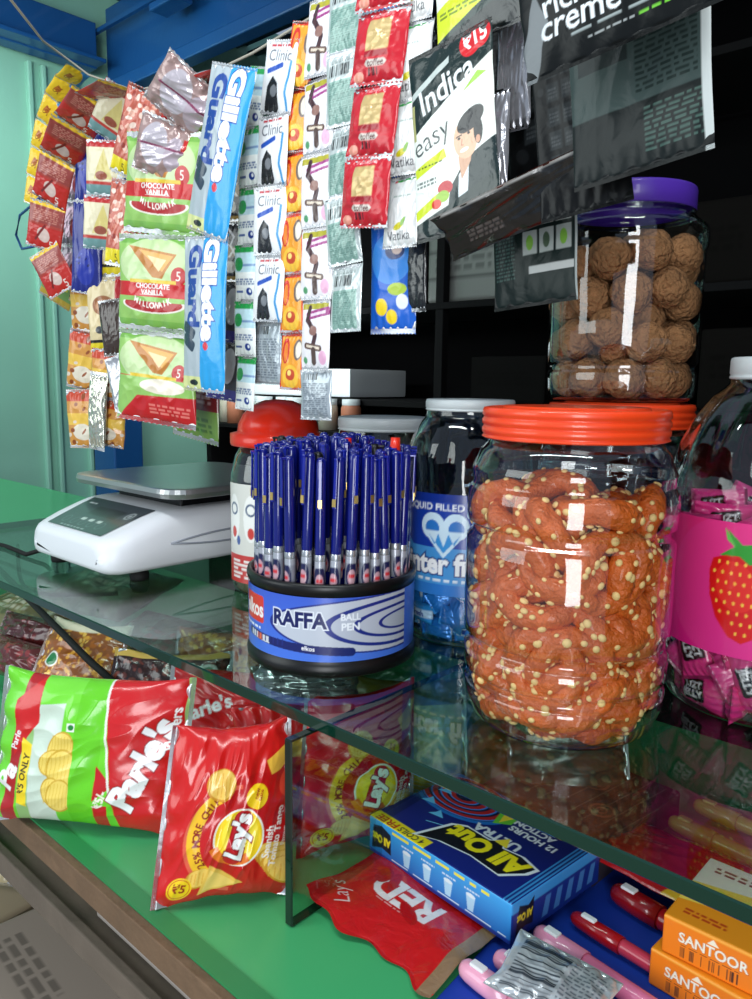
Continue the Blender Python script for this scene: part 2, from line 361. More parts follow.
def boxpack(name, w, d, h, top=None, front=None, right=None, base=(20, 40, 120), m=None, back=None, left=None):
    """a carton, origin at its bottom centre, front towards -y; each face carries its own printing"""
    def g(o, a, b, art, n=(8, 8)):
        nu, nv = (art.nu, art.nv) if art is not None else n
        v, u = np.meshgrid(np.linspace(0, 1, nv + 1), np.linspace(0, 1, nu + 1), indexing='ij')
        P = np.array(o) + u[..., None] * np.array(a) + v[..., None] * np.array(b)
        e = min(w, d, h) * .06                                               # soft carton edges
        Q = np.clip(P, [-w / 2 + e, -d / 2 + e, e], [w / 2 - e, d / 2 - e, h - e]); D = P - Q; L = np.linalg.norm(D, axis=-1, keepdims=True)
        return Q + D / np.maximum(L, 1e-9) * np.minimum(L, e)
    W, D_, H = w / 2, d / 2, h; c = lambda a: a.sample() if a is not None else base
    ps = [(g((-W, -D_, H), (w, 0, 0), (0, d, 0), top), c(top), False), (g((-W, -D_, 0), (w, 0, 0), (0, 0, H), front), c(front), False),
          (g((W, -D_, 0), (0, d, 0), (0, 0, H), right), c(right), False), (g((W, D_, 0), (-w, 0, 0), (0, 0, H), back), c(back), False),
          (g((-W, D_, 0), (0, -d, 0), (0, 0, H), left), c(left), False), (g((-W, D_, 0), (w, 0, 0), (0, -d, 0), None), base, False)]
    return gridmesh(name, ps, m or M['paper'])
def settle(n, pts, rad, Rc, H, seed=0, iters=220, zmax=1.6, tiltbias=0.0):
    """drop n rigid pieces (each a few spheres) into a round jar and let them settle"""
    rn = np.random.RandomState(seed); k = len(pts); pts = np.array(pts, float)
    q = rn.normal(size=(n, 3, 3)); U, _, Vt = np.linalg.svd(q); Rm = U @ Vt; Rm[np.linalg.det(Rm) < 0, :, 0] *= -1
    c = np.stack([rn.uniform(-1, 1, n) * Rc * .55, rn.uniform(-1, 1, n) * Rc * .55, np.linspace(rad * 2, H * zmax, n)], -1)
    ids = np.repeat(np.arange(n), k); diff = ids[:, None] != ids[None, :]
    for it in range(iters):
        P = c[:, None] + np.einsum('nij,kj->nki', Rm, pts)
        P[..., 2] -= (.0022 if it < iters * .8 else .0)
        for _ in range(2):
            X = P.reshape(-1, 3); D = X[:, None] - X[None]; L = np.sqrt((D ** 2).sum(-1)) + 1e-9
            ov = np.where(diff & (L < 2 * rad), 2 * rad - L, 0); X = X + (D / L[..., None] * ov[..., None]).sum(1) * .28
            rr = np.hypot(X[:, 0], X[:, 1]); lim = Rc - rad - np.clip(.026 - X[:, 2], 0, .02) * .55; s = np.where(rr > lim, lim / np.maximum(rr, 1e-9), 1); X[:, 0] *= s; X[:, 1] *= s
            X[:, 2] = np.maximum(X[:, 2], rad); P = X.reshape(n, k, 3)
        c = P.mean(1)
        if k > 1:
            cp = pts.mean(0); A = np.einsum('nki,kj->nij', P - c[:, None], pts - cp); U, _, Vt = np.linalg.svd(A); Rn = U @ Vt
            bad = np.linalg.det(Rn) < 0; U[bad, :, 2] *= -1; Rm = U @ Vt
    return c, Rm
def mat4(Rm, c): return Matrix([list(Rm[0]) + [c[0]], list(Rm[1]) + [c[1]], list(Rm[2]) + [c[2]], [0, 0, 0, 1]])
FACE = math.atan2(-1, 0)
def toward(x, y): return math.atan2(-y, -x)                                 # angle from a point on the counter towards the viewer's side
# ---------------------------------------------------------------- the setting
def struct(o, label=None): o['kind'] = 'structure'; return o
EDGE = 0.41                                                                  # front edge of the glass counter (y)
struct(MB().box((-0.6, 0.6, -1.02), (5.2, 5.2, .04), M['floor']).build('floor'))
struct(MB().box((-2.64, 1.05, 0.3), (.08, 2.7, 2.7), M['teal']).build('wall_left'))
struct(MB().box((-0.6, 2.44, 0.3), (4.2, .08, 2.7), M['shadewall']).build('wall_back'))
struct(MB().box((1.14, 1.25, 0.3), (.08, 2.4, 2.7), M['shadewall']).build('wall_right'))
for i, y in enumerate((1.19, 1.235, 1.345)):                                  # raised seams of the painted sheet wall
    struct(MB().box((-2.592, y, 0.12), (.022, .016, 2.26), M['teal'], .004).build('trim_%d' % (i + 1)))
struct(MB().box((-2.59, 2.12, 0.15), (.03, .56, 2.3), M['dark'], .004).build('trim_4'))
struct(MB().box((-2.2, 2.385, 1.16), (.8, .03, .5), M['tealshade']).build('trim_5'))  # upper back wall, with its shade painted in as dark green
# corrugated roof
b = MB(); n = 60
for i in range(n):
    y0 = 0.95 + i * .024
    pr = .012 * (1 if i % 4 in (1, 2) else -1)
    b.box((-0.9, y0, 1.55 + pr), (3.5, .0245, .004), M['roof'])
struct(b.build('ceiling'))

def blue_lintel():
    t = empty('shutter_box', (-1.2, 1.4, 1.18), 0, 'blue steel roller shutter box spanning the top of the stall above the sachets', 'shutter box')
    MB().box((.35, .02, .02), (3.4, .05, .04), M['blue'], .004).build('bottom_rail', t)
    MB().box((.35, .05, .16), (3.4, .03, .26), M['blue'], .004).build('face_plate', t)
    MB().box((.12, -.05, .3), (1.3, .16, .13), M['blue'], .006).build('drum_housing', t)
    MB().box((.35, -.01, .2), (3.4, .012, .012), M['blue']).build('fold', t)
    for x in (-.35, -.1): 
        MB().tube([(x, -.145, .29), (x, -.125, .29)], .007, M['dark']).build('bolt', t)
    br = MB(); br.box((-.86, -.03, .24), (.1, .02, .2), M['blue'], .01); br.tube([(-.86, -.1, .2), (-.86, .0, .2)], .055, M['blue'], 24); br.tube([(-.86, -.103, .2), (-.86, -.09, .2)], .035, M['dark'], 20)
    br.box((-.84, -.05, .13), (.13, .06, .02), M['blue'], .004); br.build('roller_bracket', t)
    return t
blue_lintel()
t = empty('steel_roof_beam', (-2.54, .43, 1.26), 0, 'blue steel beam running along the top of the teal end wall', 'beam')
MB().box((0, 0, .07), (.06, 1.9, .14), M['blue'], .004).build('web', t); MB().box((.03, 0, .01), (.12, 1.9, .012), M['blue'], .003).build('flange', t)
o = MB().box((0, 0, 1.088), (.14, .11, 2.176), M['blue'], .006).build('steel_post'); o.location = (-2.5, 1.4, -1.0 + .0)
tag(o, 'blue steel post standing in front of the teal wall behind the weighing scale', 'post')

def glass_slab(name, c, d, e_mat, edge_axis, parent=None):
    b = MB(); b.box(c, d, M['glass'], .0012, seg=1)
    me = b.mesh(name); me.materials.append(e_mat)
    for p in me.polygons:
        if abs(p.normal[edge_axis]) < .75: p.material_index = 1
    return link(name, me, parent)
GX0, GX1 = -1.475, 0.32
o = glass_slab('glass_counter_top', ((GX0 + GX1) / 2, EDGE + .26, -.0055), (GX1 - GX0, .52, .011), M['gedge'], 2)
tag(o, 'long clear glass counter top with green edge under the scale and jars', 'glass counter')
o = glass_slab('glass_divider', (-.443, .385 + .24, -.0932), (.009, .48, .1630), M['gedge2'], 0)
tag(o, 'upright dark-edged glass divider on the green shelf between two red chip bags', 'glass divider')
t = empty('laminate_counter', (-1.95, EDGE + .225, -.02), 0, 'green laminate counter top beyond the far end of the glass, left of the scale', 'counter')
MB().box((0, 0, .009), (.94, .45, .018), M['laminate'], .002).build('top', t)

for sx in (-.44,): MB().box((sx, .19, -.495), (.03, .03, .97), M['dark'], .002).build('leg', t)
t = empty('lower_shelf', (-.5, .31, -.175), 0, 'green laminate shelf with raw wood edge under the glass counter carrying chips and soap', 'shelf')
MB().box((-.15, .34, -.008), (2.1, .68, .016), M['laminate'], .001).build('board', t)
MB().box((-.15, .008, .0004), (2.1, .017, .002), M['laminate2']).build('edge_strip', t)
MB().box((-.15, -.004, -.013), (2.1, .009, .024), M['wood'], .001).build('wood_edge', t)
t = empty('bottom_shelf', (-.5, .37, -.345), 0, 'grey weathered wooden shelf edge below the green shelf at bottom left', 'shelf')
MB().box((-.15, .30, -.008), (2.3, .60, .014), M['wood2'], .001).build('board', t)
MB().box((-.15, -.004, -.008), (2.3, .012, .032), M['wood2'], .002).build('wood_edge', t)
o = MB().box((-.75, .3, -.02), (1.5, .02, .3), M['dark']).build('back_board'); o.location = (.1, .72, -.1)
tag(o, 'dark board closing the back of the shelf under the glass', 'board')

# ---------------------------------------------------------------- rack at the back of the stall, its shadow put into dark colours
t = empty('storage_rack', (-1.0, 2.12, -.98), 0, 'steel storage rack of goods, coloured dark for shadow, at the back of the stall', 'rack')
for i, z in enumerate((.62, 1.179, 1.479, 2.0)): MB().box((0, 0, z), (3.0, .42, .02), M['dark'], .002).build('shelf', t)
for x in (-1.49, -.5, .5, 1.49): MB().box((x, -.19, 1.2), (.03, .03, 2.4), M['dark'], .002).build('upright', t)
rn = random.Random(5)
def carton(x, y, z, w, d, h, col, label, cat='box', name='carton', group=None, stripes=None):
    a = Art(w * 100, h * 100, 1.6 if w > .2 else 3, col)
    for (f0, f1, c) in (stripes or []): a.rect(0, f0 * h * 100, w * 100, f1 * h * 100, c)
    a.lines(w * 12, w * 80, h * 40, h * 70, 3, tuple(int(v * .6) for v in col), 3)
    o = link(name, boxpack(name, w, d, h, None, a, None, tuple(int(v * .8) for v in col), m=M['shadecard'] if max(col) < 60 else None)); o.location = (x, y, z); return tag(o, label, cat, group)
carton(-2.26, 2.1, .213, .70, .3, .10, (244, 250, 252), 'long pale white box behind the hanging sachets on the back rack')  # plain card, not a lamp; brightened by the added fill light
carton(-1.43, 2.1, .51, .30, .3, .24, (100, 102, 98), 'grey carton high on the dark back rack, seen below the dark hair colour packs', stripes=[(.3, .33, (50, 50, 48)), (.62, .65, (60, 60, 58))])
carton(-1.16, 2.1, .51, .20, .3, .26, (9, 10, 10), 'carton coloured black for shadow beside the grey carton on the back rack')
carton(-1.80, 2.1, .51, .30, .3, .3, (9, 9, 10), 'tall carton coloured black for shadow, left of the grey carton on the back rack')
dk = [(10, 9, 8), (7, 9, 9), (12, 10, 8), (7, 7, 7), (9, 7, 7)]  # near-black tones stand in for the shadow over the rack's cartons
for i in range(5):
    carton(-1.28 + i * .34, 2.1, .21, .26, .28, .14 + .03 * (i % 3), dk[i], 'carton coloured near-black for shadow, low on the back rack', group='dim cartons on the back rack')
for i in range(5):
    carton(-.72 + i * .3, 2.1, .51, .24, .28, .2 + .04 * (i % 2), dk[(i + 2) % 5], 'carton coloured near-black for shadow, on the middle shelf of the back rack', group='dim cartons on the middle rack shelf')
mj = None
cols = [(200, 190, 170), (190, 120, 90), (170, 180, 170), (205, 205, 200), (160, 150, 90), (190, 180, 150), (120, 140, 130)]
for i in range(9):
    b = MB(); b.lathe([(0, 0), (.033, 0), (.034, .06), (.034, .075), (.03, .085)], mat('jar tint %d' % i, cols[i % 7], .4), seg=20); b.lathe([(.031, .085), (.031, .105), (0, .106)], M['whitelid'], seg=20)
    o = b.build('small_jar', smooth=False); o.location = (-2.52 + i * .085, 1.86 if i % 2 else 1.885, -.9 + 1.0 - .0); o.location.z = .212 - .0 if False else .105
    tag(o, 'small pale jar in the row on the back rack behind the sachets', 'jar', 'small jars on the back rack')
o = MB().box((-2.14, 1.98, .098), (.8, .16, .012), M['dark']).build('display_shelf'); o.location.y = -.10; tag(o, 'narrow dark shelf holding small jars behind the pens', 'shelf')
MB()

# ---------------------------------------------------------------- weighing scale
def scale():
    t = empty('weighing_scale', (-1.018, .645, 0), 0, 'white electronic weighing scale with steel pan and dark display panel on the counter', 'weighing scale')
    # body: stacked rounded outlines (x half-width, y front, y back, height)
    def outline(hw, yf, yb, r, n=8):
        pts = []
        for cx, cy, a0 in ((hw - r, yb - r, 0), (-hw + r, yb - r, 90), (-hw + r, yf + r, 180), (hw - r, yf + r, 270)):
            for i in range(n + 1):
                a = R(a0 + 90 * i / n); pts.append((cx + r * math.cos(a), cy + r * math.sin(a)))
        return pts
    bm = MB(); k = bm.mi(M['white']); rows = []
    for y, hw, zt, zb in ((-.160, .086, .050, .026), (-.1595, .094, .054, .022), (-.156, .104, .059, .019), (-.150, .110, .0625, .017), (-.140, .1155, .066, .016), (-.12, .119, .0735, .016), (-.09, .1195, .084, .016), (-.072, .1195, .0895, .016), (-.062, .1195, .0915, .016), (-.04, .1195, .0925, .016), (.0, .1195, .093, .016), (.08, .119, .093, .016), (.14, .117, .092, .016), (.158, .112, .088, .018), (.163, .10, .08, .022)):
        pr = [(-.9, 0, 0, 0)] ; h = zt - zb
        half = [(hw * .5, zb), (hw - .012, zb), (hw - .003, zb + .003), (hw, zb + .008), (hw, zb + h * .45), (hw - .001, zt - .020), (hw - .004, zt - .011), (hw - .010, zt - .004), (hw - .018, zt - .0008), (hw - .026, zt), (hw * .4, zt), (0, zt)]
        ring = [(0, zb)] + half + [(-x, z) for x, z in half[-2::-1]]
        rows.append([bm.bm.verts.new((x, y, z)) for x, z in ring])
    for a, b in zip(rows, rows[1:]):
        for i in range(len(a)):
            f = bm.bm.faces.new((a[i], a[(i + 1) % len(a)], b[(i + 1) % len(a)], b[i])); f.material_index = k
    for r_ in (rows[0][::-1], rows[-1]): f = bm.bm.faces.new(r_); f.material_index = k
    body = bm.build('housing', t, True)
    # display panel lies on the sloping front of the housing
    a = Art(14, 6.4, 9, (52, 60, 66)); a.rrect(7.6, 3.9, 6.5, 1.7, (28, 34, 36), r=.2)
    for i in range(3): a.rrect(5.6 + i * 1.9, 2.1, 1.1, .5, (205, 210, 205), r=.25)
    for i in range(5): a.ring(2.4 + i * 2.1, 1.5, .55, .65, (96, 108, 112))
    a.lines(3, 9, .3, .6, 1, (170, 176, 176), 4); a.lines(1.2, 3.0, 5.0, 5.4, 1, (200, 205, 205), 2); a.ring(12.4, 4.2, .5, .7, (170, 176, 176)); a.ell(12.4, 4.2, .28, .28, (170, 176, 176))
    v, u = np.meshgrid(np.linspace(0, 1, a.nv + 1), np.linspace(-.5, .5, a.nu + 1), indexing='ij')
    yy = -.148 + v * .078; P = np.stack([u * (.150 + .018 * v), yy, np.interp(yy, [-.16, -.156, -.150, -.140, -.12, -.09, -.072, -.062], [.050, .059, .0625, .066, .0735, .084, .0895, .0915]) + .0012], -1)
    link('display_panel', gridmesh('display_panel', [(P, a.sample(), False)], M['label']), t)
    for sy in (-1, 1): 
        q = MB(); q.tube([(.1192, -.07 + i * .025, .050 + sy * .008 * math.sin(i / 8 * 3.1)) for i in range(9)], .0016, mat('groove grey', (150, 155, 165), .4)).build('side_groove', t)
    pan = MB(); pr = []
    for hw, z, r in ((.136, .110, .03), (.143, .112, .036), (.145, .118, .038), (.143, .124, .036), (.138, .125, .034)):
        pr.append([pan.bm.verts.new((x - .0, y + .055, z)) for x, y in outline(hw * 1.0, -hw * .95, hw * .95, r)])
    k = pan.mi(M['steel'])
    for a_, b_ in zip(pr, pr[1:]):
        for i in range(len(a_)): pan.bm.faces.new((a_[i], a_[(i + 1) % len(a_)], b_[(i + 1) % len(a_)], b_[i])).material_index = k
    for r_ in (pr[0][::-1], pr[-1]): pan.bm.faces.new(r_).material_index = k
    pan.build('pan', t)
    MB().box((0, .055, .1), (.17, .17, .022), M['black'], .003).build('pan_support', t)
    for x, y in ((-.09, -.125), (.088, -.10), (-.09, .13), (.088, .13)):
        q = MB(); q.lathe([(0, 0), (.012, 0), (.013, .003), (.013, .010), (.010, .013), (.010, .018), (0, .018)], M['rubber'], (x, y, 0), 20); q.build('foot', t)
    return t
scale()
o = MB().tube([(-1.137, .53, .03), (-1.15, .515, .012), (-1.17, .497, .0035), (-1.25, .50, .0035), (-1.34, .49, .0035), (-1.42, .5, .0035), (-1.6, .52, .0035), (-1.8, .5, .0035)], .0034, M['rubber']).build('power_cable')
tag(o, 'black power cable running left from the weighing scale', 'cable')
def smooth_path(pts, n=6):
    P = [Vector(q) for q in pts]; P = [P[0]] + P + [P[-1]]; out = []
    for i in range(1, len(P) - 2):
        for k in range(n):
            t = k / n; a, b, c, d = P[i - 1:i + 3]; out.append(.5 * ((2 * b) + (c - a) * t + (2 * a - 5 * b + 4 * c - d) * t * t + (3 * b - a - 3 * c + d) * t ** 3))
    return out + [P[-2]]
for k, (pp, lb) in enumerate(((((-1.32, .50, -.03), (-1.12, .47, -.045), (-.96, .45, -.062), (-.87, .45, -.085), (-.84, .48, -.115), (-.80, .56, -.13)), 'thick black cable sagging under the glass above the snack packets'),
                              (((-1.4, .58, -.03), (-1.2, .50, -.045), (-1.1, .49, -.043), (-1.0, .55, -.035)), 'thin black cable crossing the olive packets under the glass'))):
    o = MB().tube(smooth_path(pp), .0045 - k * .0015, M['rubber']).build('cable'); tag(o, lb, 'cable')

# ---------------------------------------------------------------- jars
def jar_shell(t, prof, m=None, flute=None, seg=72):
    """blown plastic wall; the profile is smoothed before it is spun"""
    pr = prof
    P = []
    for (r0, z0), (r1, z1) in zip(pr, pr[1:]):
        for i in range(3): f = i / 3; P.append((r0 + (r1 - r0) * f, z0 + (z1 - z0) * f))
    P.append(pr[-1])
    return MB().lathe(P, m or M['pet'], seg=seg, flute=flute).build('jar_wall', t)
def lid(t, r, z0, h, m, ribs=3, inner=True):
    b = MB(); pr = [(r * .97, z0), (r, z0 + .001)]
    for i in range(ribs): z = z0 + h * (i + .2) / (ribs + .6); pr += [(r, z), (r * .985, z + h * .04), (r * .985, z + h * .1), (r, z + h * .14)]
    pr += [(r, z0 + h - .003), (r * .985, z0 + h - .0006), (r * .95, z0 + h)]
    if inner: pr += [(r * .93, z0 + h), (r * .91, z0 + h - .004), (r * .80, z0 + h - .004), (r * .78, z0 + h + .001), (r * .6, z0 + h + .001), (0, z0 + h)]
    else: pr += [(0, z0 + h + .001)]
    return b.lathe(pr, m, seg=72).build('lid', t)

# snack rings with pale split seeds
def ring_mesh(seed):
    rn = random.Random(seed); rs = np.random.RandomState(seed); b = MB(); bm = b.bm; nu, nv = 40, 16; Rm_, rm = .0240, .0102; k0 = b.mi(M['orangeblob']); k1 = b.mi(M['seed'])
    ph = [rn.uniform(0, 6.28) for _ in range(6)]
    def rad(a, c): return rm * (1 + .10 * math.sin(3 * a + ph[0]) + .07 * math.sin(5 * a + 2 * c + ph[1]) + .06 * math.sin(9 * a + 3 * c + ph[2]))
    def pt(a, c, e=0.0):
        q = rad(a, c) + e; Rr = Rm_ * (1 + .06 * math.sin(2 * a + ph[3])); return Vector(((Rr + q * math.cos(c)) * math.cos(a), (Rr + q * math.cos(c)) * math.sin(a) * .96, q * math.sin(c) + .002 * math.sin(2 * a + ph[4])))
    g = [[bm.verts.new(pt(2 * math.pi * i / nu, 2 * math.pi * j / nv)) for j in range(nv)] for i in range(nu)]
    for i in range(nu):
        for j in range(nv):
            f = bm.faces.new((g[i][j], g[(i + 1) % nu][j], g[(i + 1) % nu][(j + 1) % nv], g[i][(j + 1) % nv])); f.material_index = k0; f.smooth = True
    for _ in range(58):
        a, c = rn.uniform(0, 6.28), rn.uniform(0, 6.28); p = pt(a, c, .0004); n = (pt(a, c, .002) - pt(a, c, 0)).normalized()
        q = n.to_track_quat('Z', 'Y'); R0 = rn.uniform(.0020, .0038); m = q.to_matrix().to_4x4(); m.translation = p
        r = bmesh.ops.create_uvsphere(bm, u_segments=8, v_segments=5, radius=1, matrix=m @ Matrix.Diagonal((R0, R0 * rn.uniform(.75, 1), R0 * .5, 1)))
        for v in r['verts']:
            for f in v.link_faces: f.material_index = k1; f.smooth = True
    return b.mesh('snack_ring')
def fill(meshes, n, pts, rad, Rc, H, seed, base, name, label, cat, group, zoff=.004, zmax_keep=None, iters=200, zstart=1.6):
    c, Rm = settle(n, pts, rad, Rc, H, seed, iters, zstart)
    for i in range(n):
        if zmax_keep and c[i][2] > zmax_keep: continue
        o = link(name, meshes[i % len(meshes)]); o.matrix_basis = Matrix.Translation((base[0], base[1], base[2] + zoff)) @ mat4(Rm[i], c[i]); tag(o, label, cat, group)
J1 = (-.298, .555)
t = empty('snack_jar', J1 + (0,), 0, 'large clear jar with red-orange lid full of orange seeded snack rings', 'jar')
prof1 = [(0, .001), (.05, .003), (.066, .001), (.072, .006), (.0785, .022), (.0795, .033), (.0745, .036), (.0745, .041), (.080, .045), (.0805, .062), (.0755, .066), (.0755, .071), (.0808, .075), (.0812, .11), (.0808, .151), (.0765, .156), (.0765, .161), (.081, .164), (.0815, .182), (.080, .190), (.0775, .194), (.078, .199), (.0785, .204), (.072, .219), (.066, .226), (.066, .24)]
jar_shell(t, prof1); lid(t, .0715, .228, .024, M['orange'])
fill([ring_mesh(i) for i in range(5)], 88, [(.0242 * math.cos(i * math.pi / 4), .0242 * math.sin(i * math.pi / 4), 0) for i in range(8)], .0106, .0738, .2, 3, (J1[0], J1[1], 0),
     'snack_ring', 'orange fried snack ring studded with pale seeds inside the red-lidded jar', 'snack', 'seeded snack rings in the front jar', zmax_keep=.208)
# jar behind it with dark sweets, carrying the jar of laddus
J2 = (-.356, .757)
t = empty('sweet_jar', J2 + (0,), 0, 'clear jar with red-orange lid of dark wrapped sweets, standing behind the snack ring jar', 'jar')
jar_shell(t, prof1); lid(t, .0715, .228, .024, M['orange'])
def candy_art(bg, box, tx, fg=(245, 245, 245), w=5.6, h=3.2, res=9):
    a = Art(w, h, res, bg); a.rrect(w * .5, h * .5, w * .42, h * .62, box, 8, .2); a.text(tx[0], w * .5, h * .62, h * .24, fg, 8, 1.1, .02); a.text(tx[1], w * .5, h * .38, h * .26, fg, 8, 1.1, .03)
    a.rect(0, 0, .35, h, tuple(int(c * .7) for c in bg)); a.rect(w - .35, 0, w, h, tuple(int(c * .7) for c in bg)); return a
am = candy_art((38, 18, 26), (16, 12, 14), ('JELLY', 'CUP'), (190, 150, 160), 4.6, 2.8)
dm = [packmesh('wrapped_sweet', am, .016, s, M['foil'], axis='x', seal=.12, back=(40, 16, 26, 0)) for s in (1, 2)]
P3 = [(-.014, 0, .0), (.0, 0, .0), (.014, 0, .0)]
def offm(me):                                                              # centre a packet mesh on its own middle
    z = np.zeros(len(me.vertices) * 3, 'f'); me.vertices.foreach_get('co', z); z = z.reshape(-1, 3); z -= (z.min(0) + z.max(0)) / 2; me.vertices.foreach_set('co', z.ravel()); me.update(); return me
dm = [offm(x) for x in dm]
fill(dm, 60, P3, .0115, .0745, .2, 8, (J2[0], J2[1], 0), 'wrapped_sweet', 'dark wrapped sweet in the jar behind the snack rings', 'sweet', 'dark wrapped sweets in the rear jar', iters=140, zmax_keep=.2)
J3 = (-.359, .757, .2535)
t = empty('sweet_ball_jar', J3, 0, 'clear jar with purple lid full of round brown sweets, stacked behind the snack ring jar', 'jar'); t.rotation_euler = (R(0), R(0), 0)
prof3 = [(a_ * .89, b_ * .92) for a_, b_ in [(0, .001), (.06, .003), (.074, .001), (.080, .006), (.0815, .03), (.079, .034), (.079, .038), (.082, .042), (.0825, .148), (.0825, .158), (.0845, .163), (.085, .172), (.083, .181), (.074, .188), (.0695, .192), (.0695, .197), (.066, .199), (.066, .212)]]
jar_shell(t, prof3); lid(t, .0618, .182, .021, M['purple'], ribs=0, inner=False)
def ball_mesh(seed):
    b = MB(); bmesh.ops.create_icosphere(b.bm, subdivisions=5, radius=.0192); k = b.mi(M['laddu']); rs = np.random.RandomState(seed); ks = rs.normal(size=(26, 3)); ph = rs.uniform(0, 6.28, 26); fr = np.concatenate([rs.uniform(60, 160, 8), rs.uniform(300, 900, 18)])
    for v in b.bm.verts:
        p = np.array(v.co); d = 0
        for i in range(26): d += (.035 if i < 8 else .02) * math.sin(fr[i] * (ks[i] @ p) + ph[i]) / (1.6 if i < 8 else 2.6)
        v.co *= 1 + d * .75
    return b.mesh('sweet_ball', True)
fill([ball_mesh(i) for i in range(3)], 48, [(0, 0, 0)], .0192, .0725, .16, 5, J3, 'sweet_ball', 'round brown laddu sweet inside the purple-lidded jar', 'sweet', 'round brown sweets in the purple-lidded jar', iters=260, zmax_keep=.156)

# strawberry jelly jar at the right edge
J4 = (-.189, .707)
t = empty('jelly_jar', J4 + (0,), 0, 'domed clear jar with strawberry label full of pink wrapped jellies at the right edge', 'jar')
prof4 = [(0, .002), (.06, .004), (.07, .001), (.078, .006), (.086, .022), (.0868, .04), (.0865, .055), (.0855, .06), (.0855, .165), (.0868, .17), (.0868, .182), (.084, .2), (.078, .222), (.068, .243), (.055, .262), (.044, .272), (.042, .28), (.042, .285)]
fl = lambda a, z: 1 + (.018 * math.cos(14 * a) * min(1, max(0, (z - .19) / .02)) * min(1, max(0, (.268 - z) / .02)))
jar_shell(t, prof4, flute=fl, seg=112); lid(t, .044, .276, .018, M['whitelid'], 1, False)
fa = math.atan2(-J4[1], -J4[0])
a = Art(24, 10.6, 11, (206, 30, 122)); a.grad((214, 30, 128), (226, 44, 120), 'y'); a.ell(12 - 2.9, 5.3, 5.4, 5.6, (226, 60, 140), op=.5)
sx, sy = 12 - 1.7, 5.0
a.poly([(sx - 2.75, sy + 1.6), (sx - 2.5, sy + 2.6), (sx - 1.2, sy + 3.1), (sx + 1.2, sy + 3.1), (sx + 2.5, sy + 2.6), (sx + 2.75, sy + 1.6), (sx + 2.6, sy - .3), (sx + 1.9, sy - 2.0), (sx + .9, sy - 3.3), (sx + .1, sy - 3.8), (sx - .9, sy - 3.4), (sx - 2.0, sy - 2.0), (sx - 2.6, sy - .3)], (212, 22, 24))
a.ell(sx - .6, sy + .6, 1.5, 2.0, (236, 52, 40), 20, op=.6)
for j in range(8):
    for i in range(-4, 5):
        px, py = sx + i * .66 + (j % 2) * .33, sy + 2.4 - j * .78
        if abs(px - sx) < 2.5 - max(0, (sy - .2 - py)) * .62: a.ell(px, py, .10, .15, (246, 196, 70)); 
a.poly([(sx - 2.0, sy + 2.9), (sx - .9, sy + 3.7), (sx - 1.5, sy + 5.0), (sx - .3, sy + 3.9), (sx + .9, sy + 4.1), (sx + 2.1, sy + 3.6), (sx + 2.6, sy + 2.6), (sx + 1.2, sy + 3.0), (sx + .3, sy + 2.4), (sx - .5, sy + 3.0)], (52, 152, 50))
a.poly([(sx - 1.7, sy + 5.1), (sx - 1.2, sy + 4.4), (sx - .8, sy + 3.6), (sx - 1.5, sy + 4.2)], (96, 190, 80))
for j in range(14): a.lines(.9, 3.0, 1.2 + j * .58, 1.45 + j * .58, 1, (110, 16, 80), j)
jr = .0873
lb = link('label', gridmesh('label', [(cylsheet(a, jr, .061, fa), a.sample(), False)], M['label']), t)
pk = [offm(packmesh('wrapped_jelly', candy_art((222, 48, 128), (26, 16, 22), ('JUZT', 'JELLY')), .020, s, M['foil'], axis='x', seal=.1, back=(226, 60, 140, 0), backart=candy_art((226, 60, 140), (26, 16, 22), ('JUZT', 'JELLY')))) for s in (3, 4)]
fill(pk, 112, [(-.017, 0, 0), (0, 0, 0), (.017, 0, 0)], .0135, .0835, .2, 11, (J4[0], J4[1], 0), 'wrapped_jelly', 'pink wrapped jelly sweet with black name patch in the strawberry jar', 'sweet', 'pink jellies in the strawberry jar', iters=160, zmax_keep=.215)

# mint jar
J5 = (-.487, .679)
t = empty('mint_jar', J5 + (0,), 0, 'clear domed jar with blue mint label standing between the pens and snack ring jar', 'jar')
prof5 = [(a_ * .95, b_ * 1.03) for a_, b_ in [(0, .002), (.05, .004), (.062, .001), (.069, .008), (.072, .03), (.0715, .05), (.0715, .145), (.0725, .15), (.0725, .165), (.070, .185), (.063, .207), (.054, .222), (.048, .229), (.047, .24)]]
fl5 = lambda a, z: 1 + (.02 * math.cos(12 * a) * min(1, max(0, (z - .155) / .02)) * min(1, max(0, (.225 - z) / .02)))
jar_shell(t, prof5, M['petblue'], flute=fl5, seg=96); lid(t, .047, .241, .012, M['whitelid'], 1, False)
fa5 = math.atan2(-J5[1], -J5[0])
a = Art(20, 10.4, 9, (70, 150, 215)); a.rect(0, 4.9, 20, 10.4, (24, 60, 160)); a.rect(0, 0, 20, 1.2, (46, 120, 200)); a.rect(0, 9.5, 20, 10.4, (20, 48, 140))
a.text('LIQUID FILLED GUM', 10, 9.0, .95, (240, 245, 250), 0, 1.1, .02)
for s_ in (-1, 1): a.ell(10 + s_ * 1.25, 7.1, 1.35, 1.35, (210, 235, 250)); a.ell(10 + s_ * 1.3, 6.9, .8, .8, (46, 120, 200))
a.poly([(7.6, 6.6), (12.4, 6.6), (10, 3.9)], (210, 235, 250)); a.poly([(8.3, 6.3), (9, 5.2), (9.4, 6.4), (10, 5, ), (10.5, 6.4), (11.1, 5.2), (11.7, 6.3), (10, 4.4)], (60, 150, 220))
a.poly([(0, 4.9), (3, 8.2), (6.4, 4.6)], (70, 160, 225)); a.poly([(13.6, 4.9), (17, 8), (20, 4.6)], (70, 160, 225))
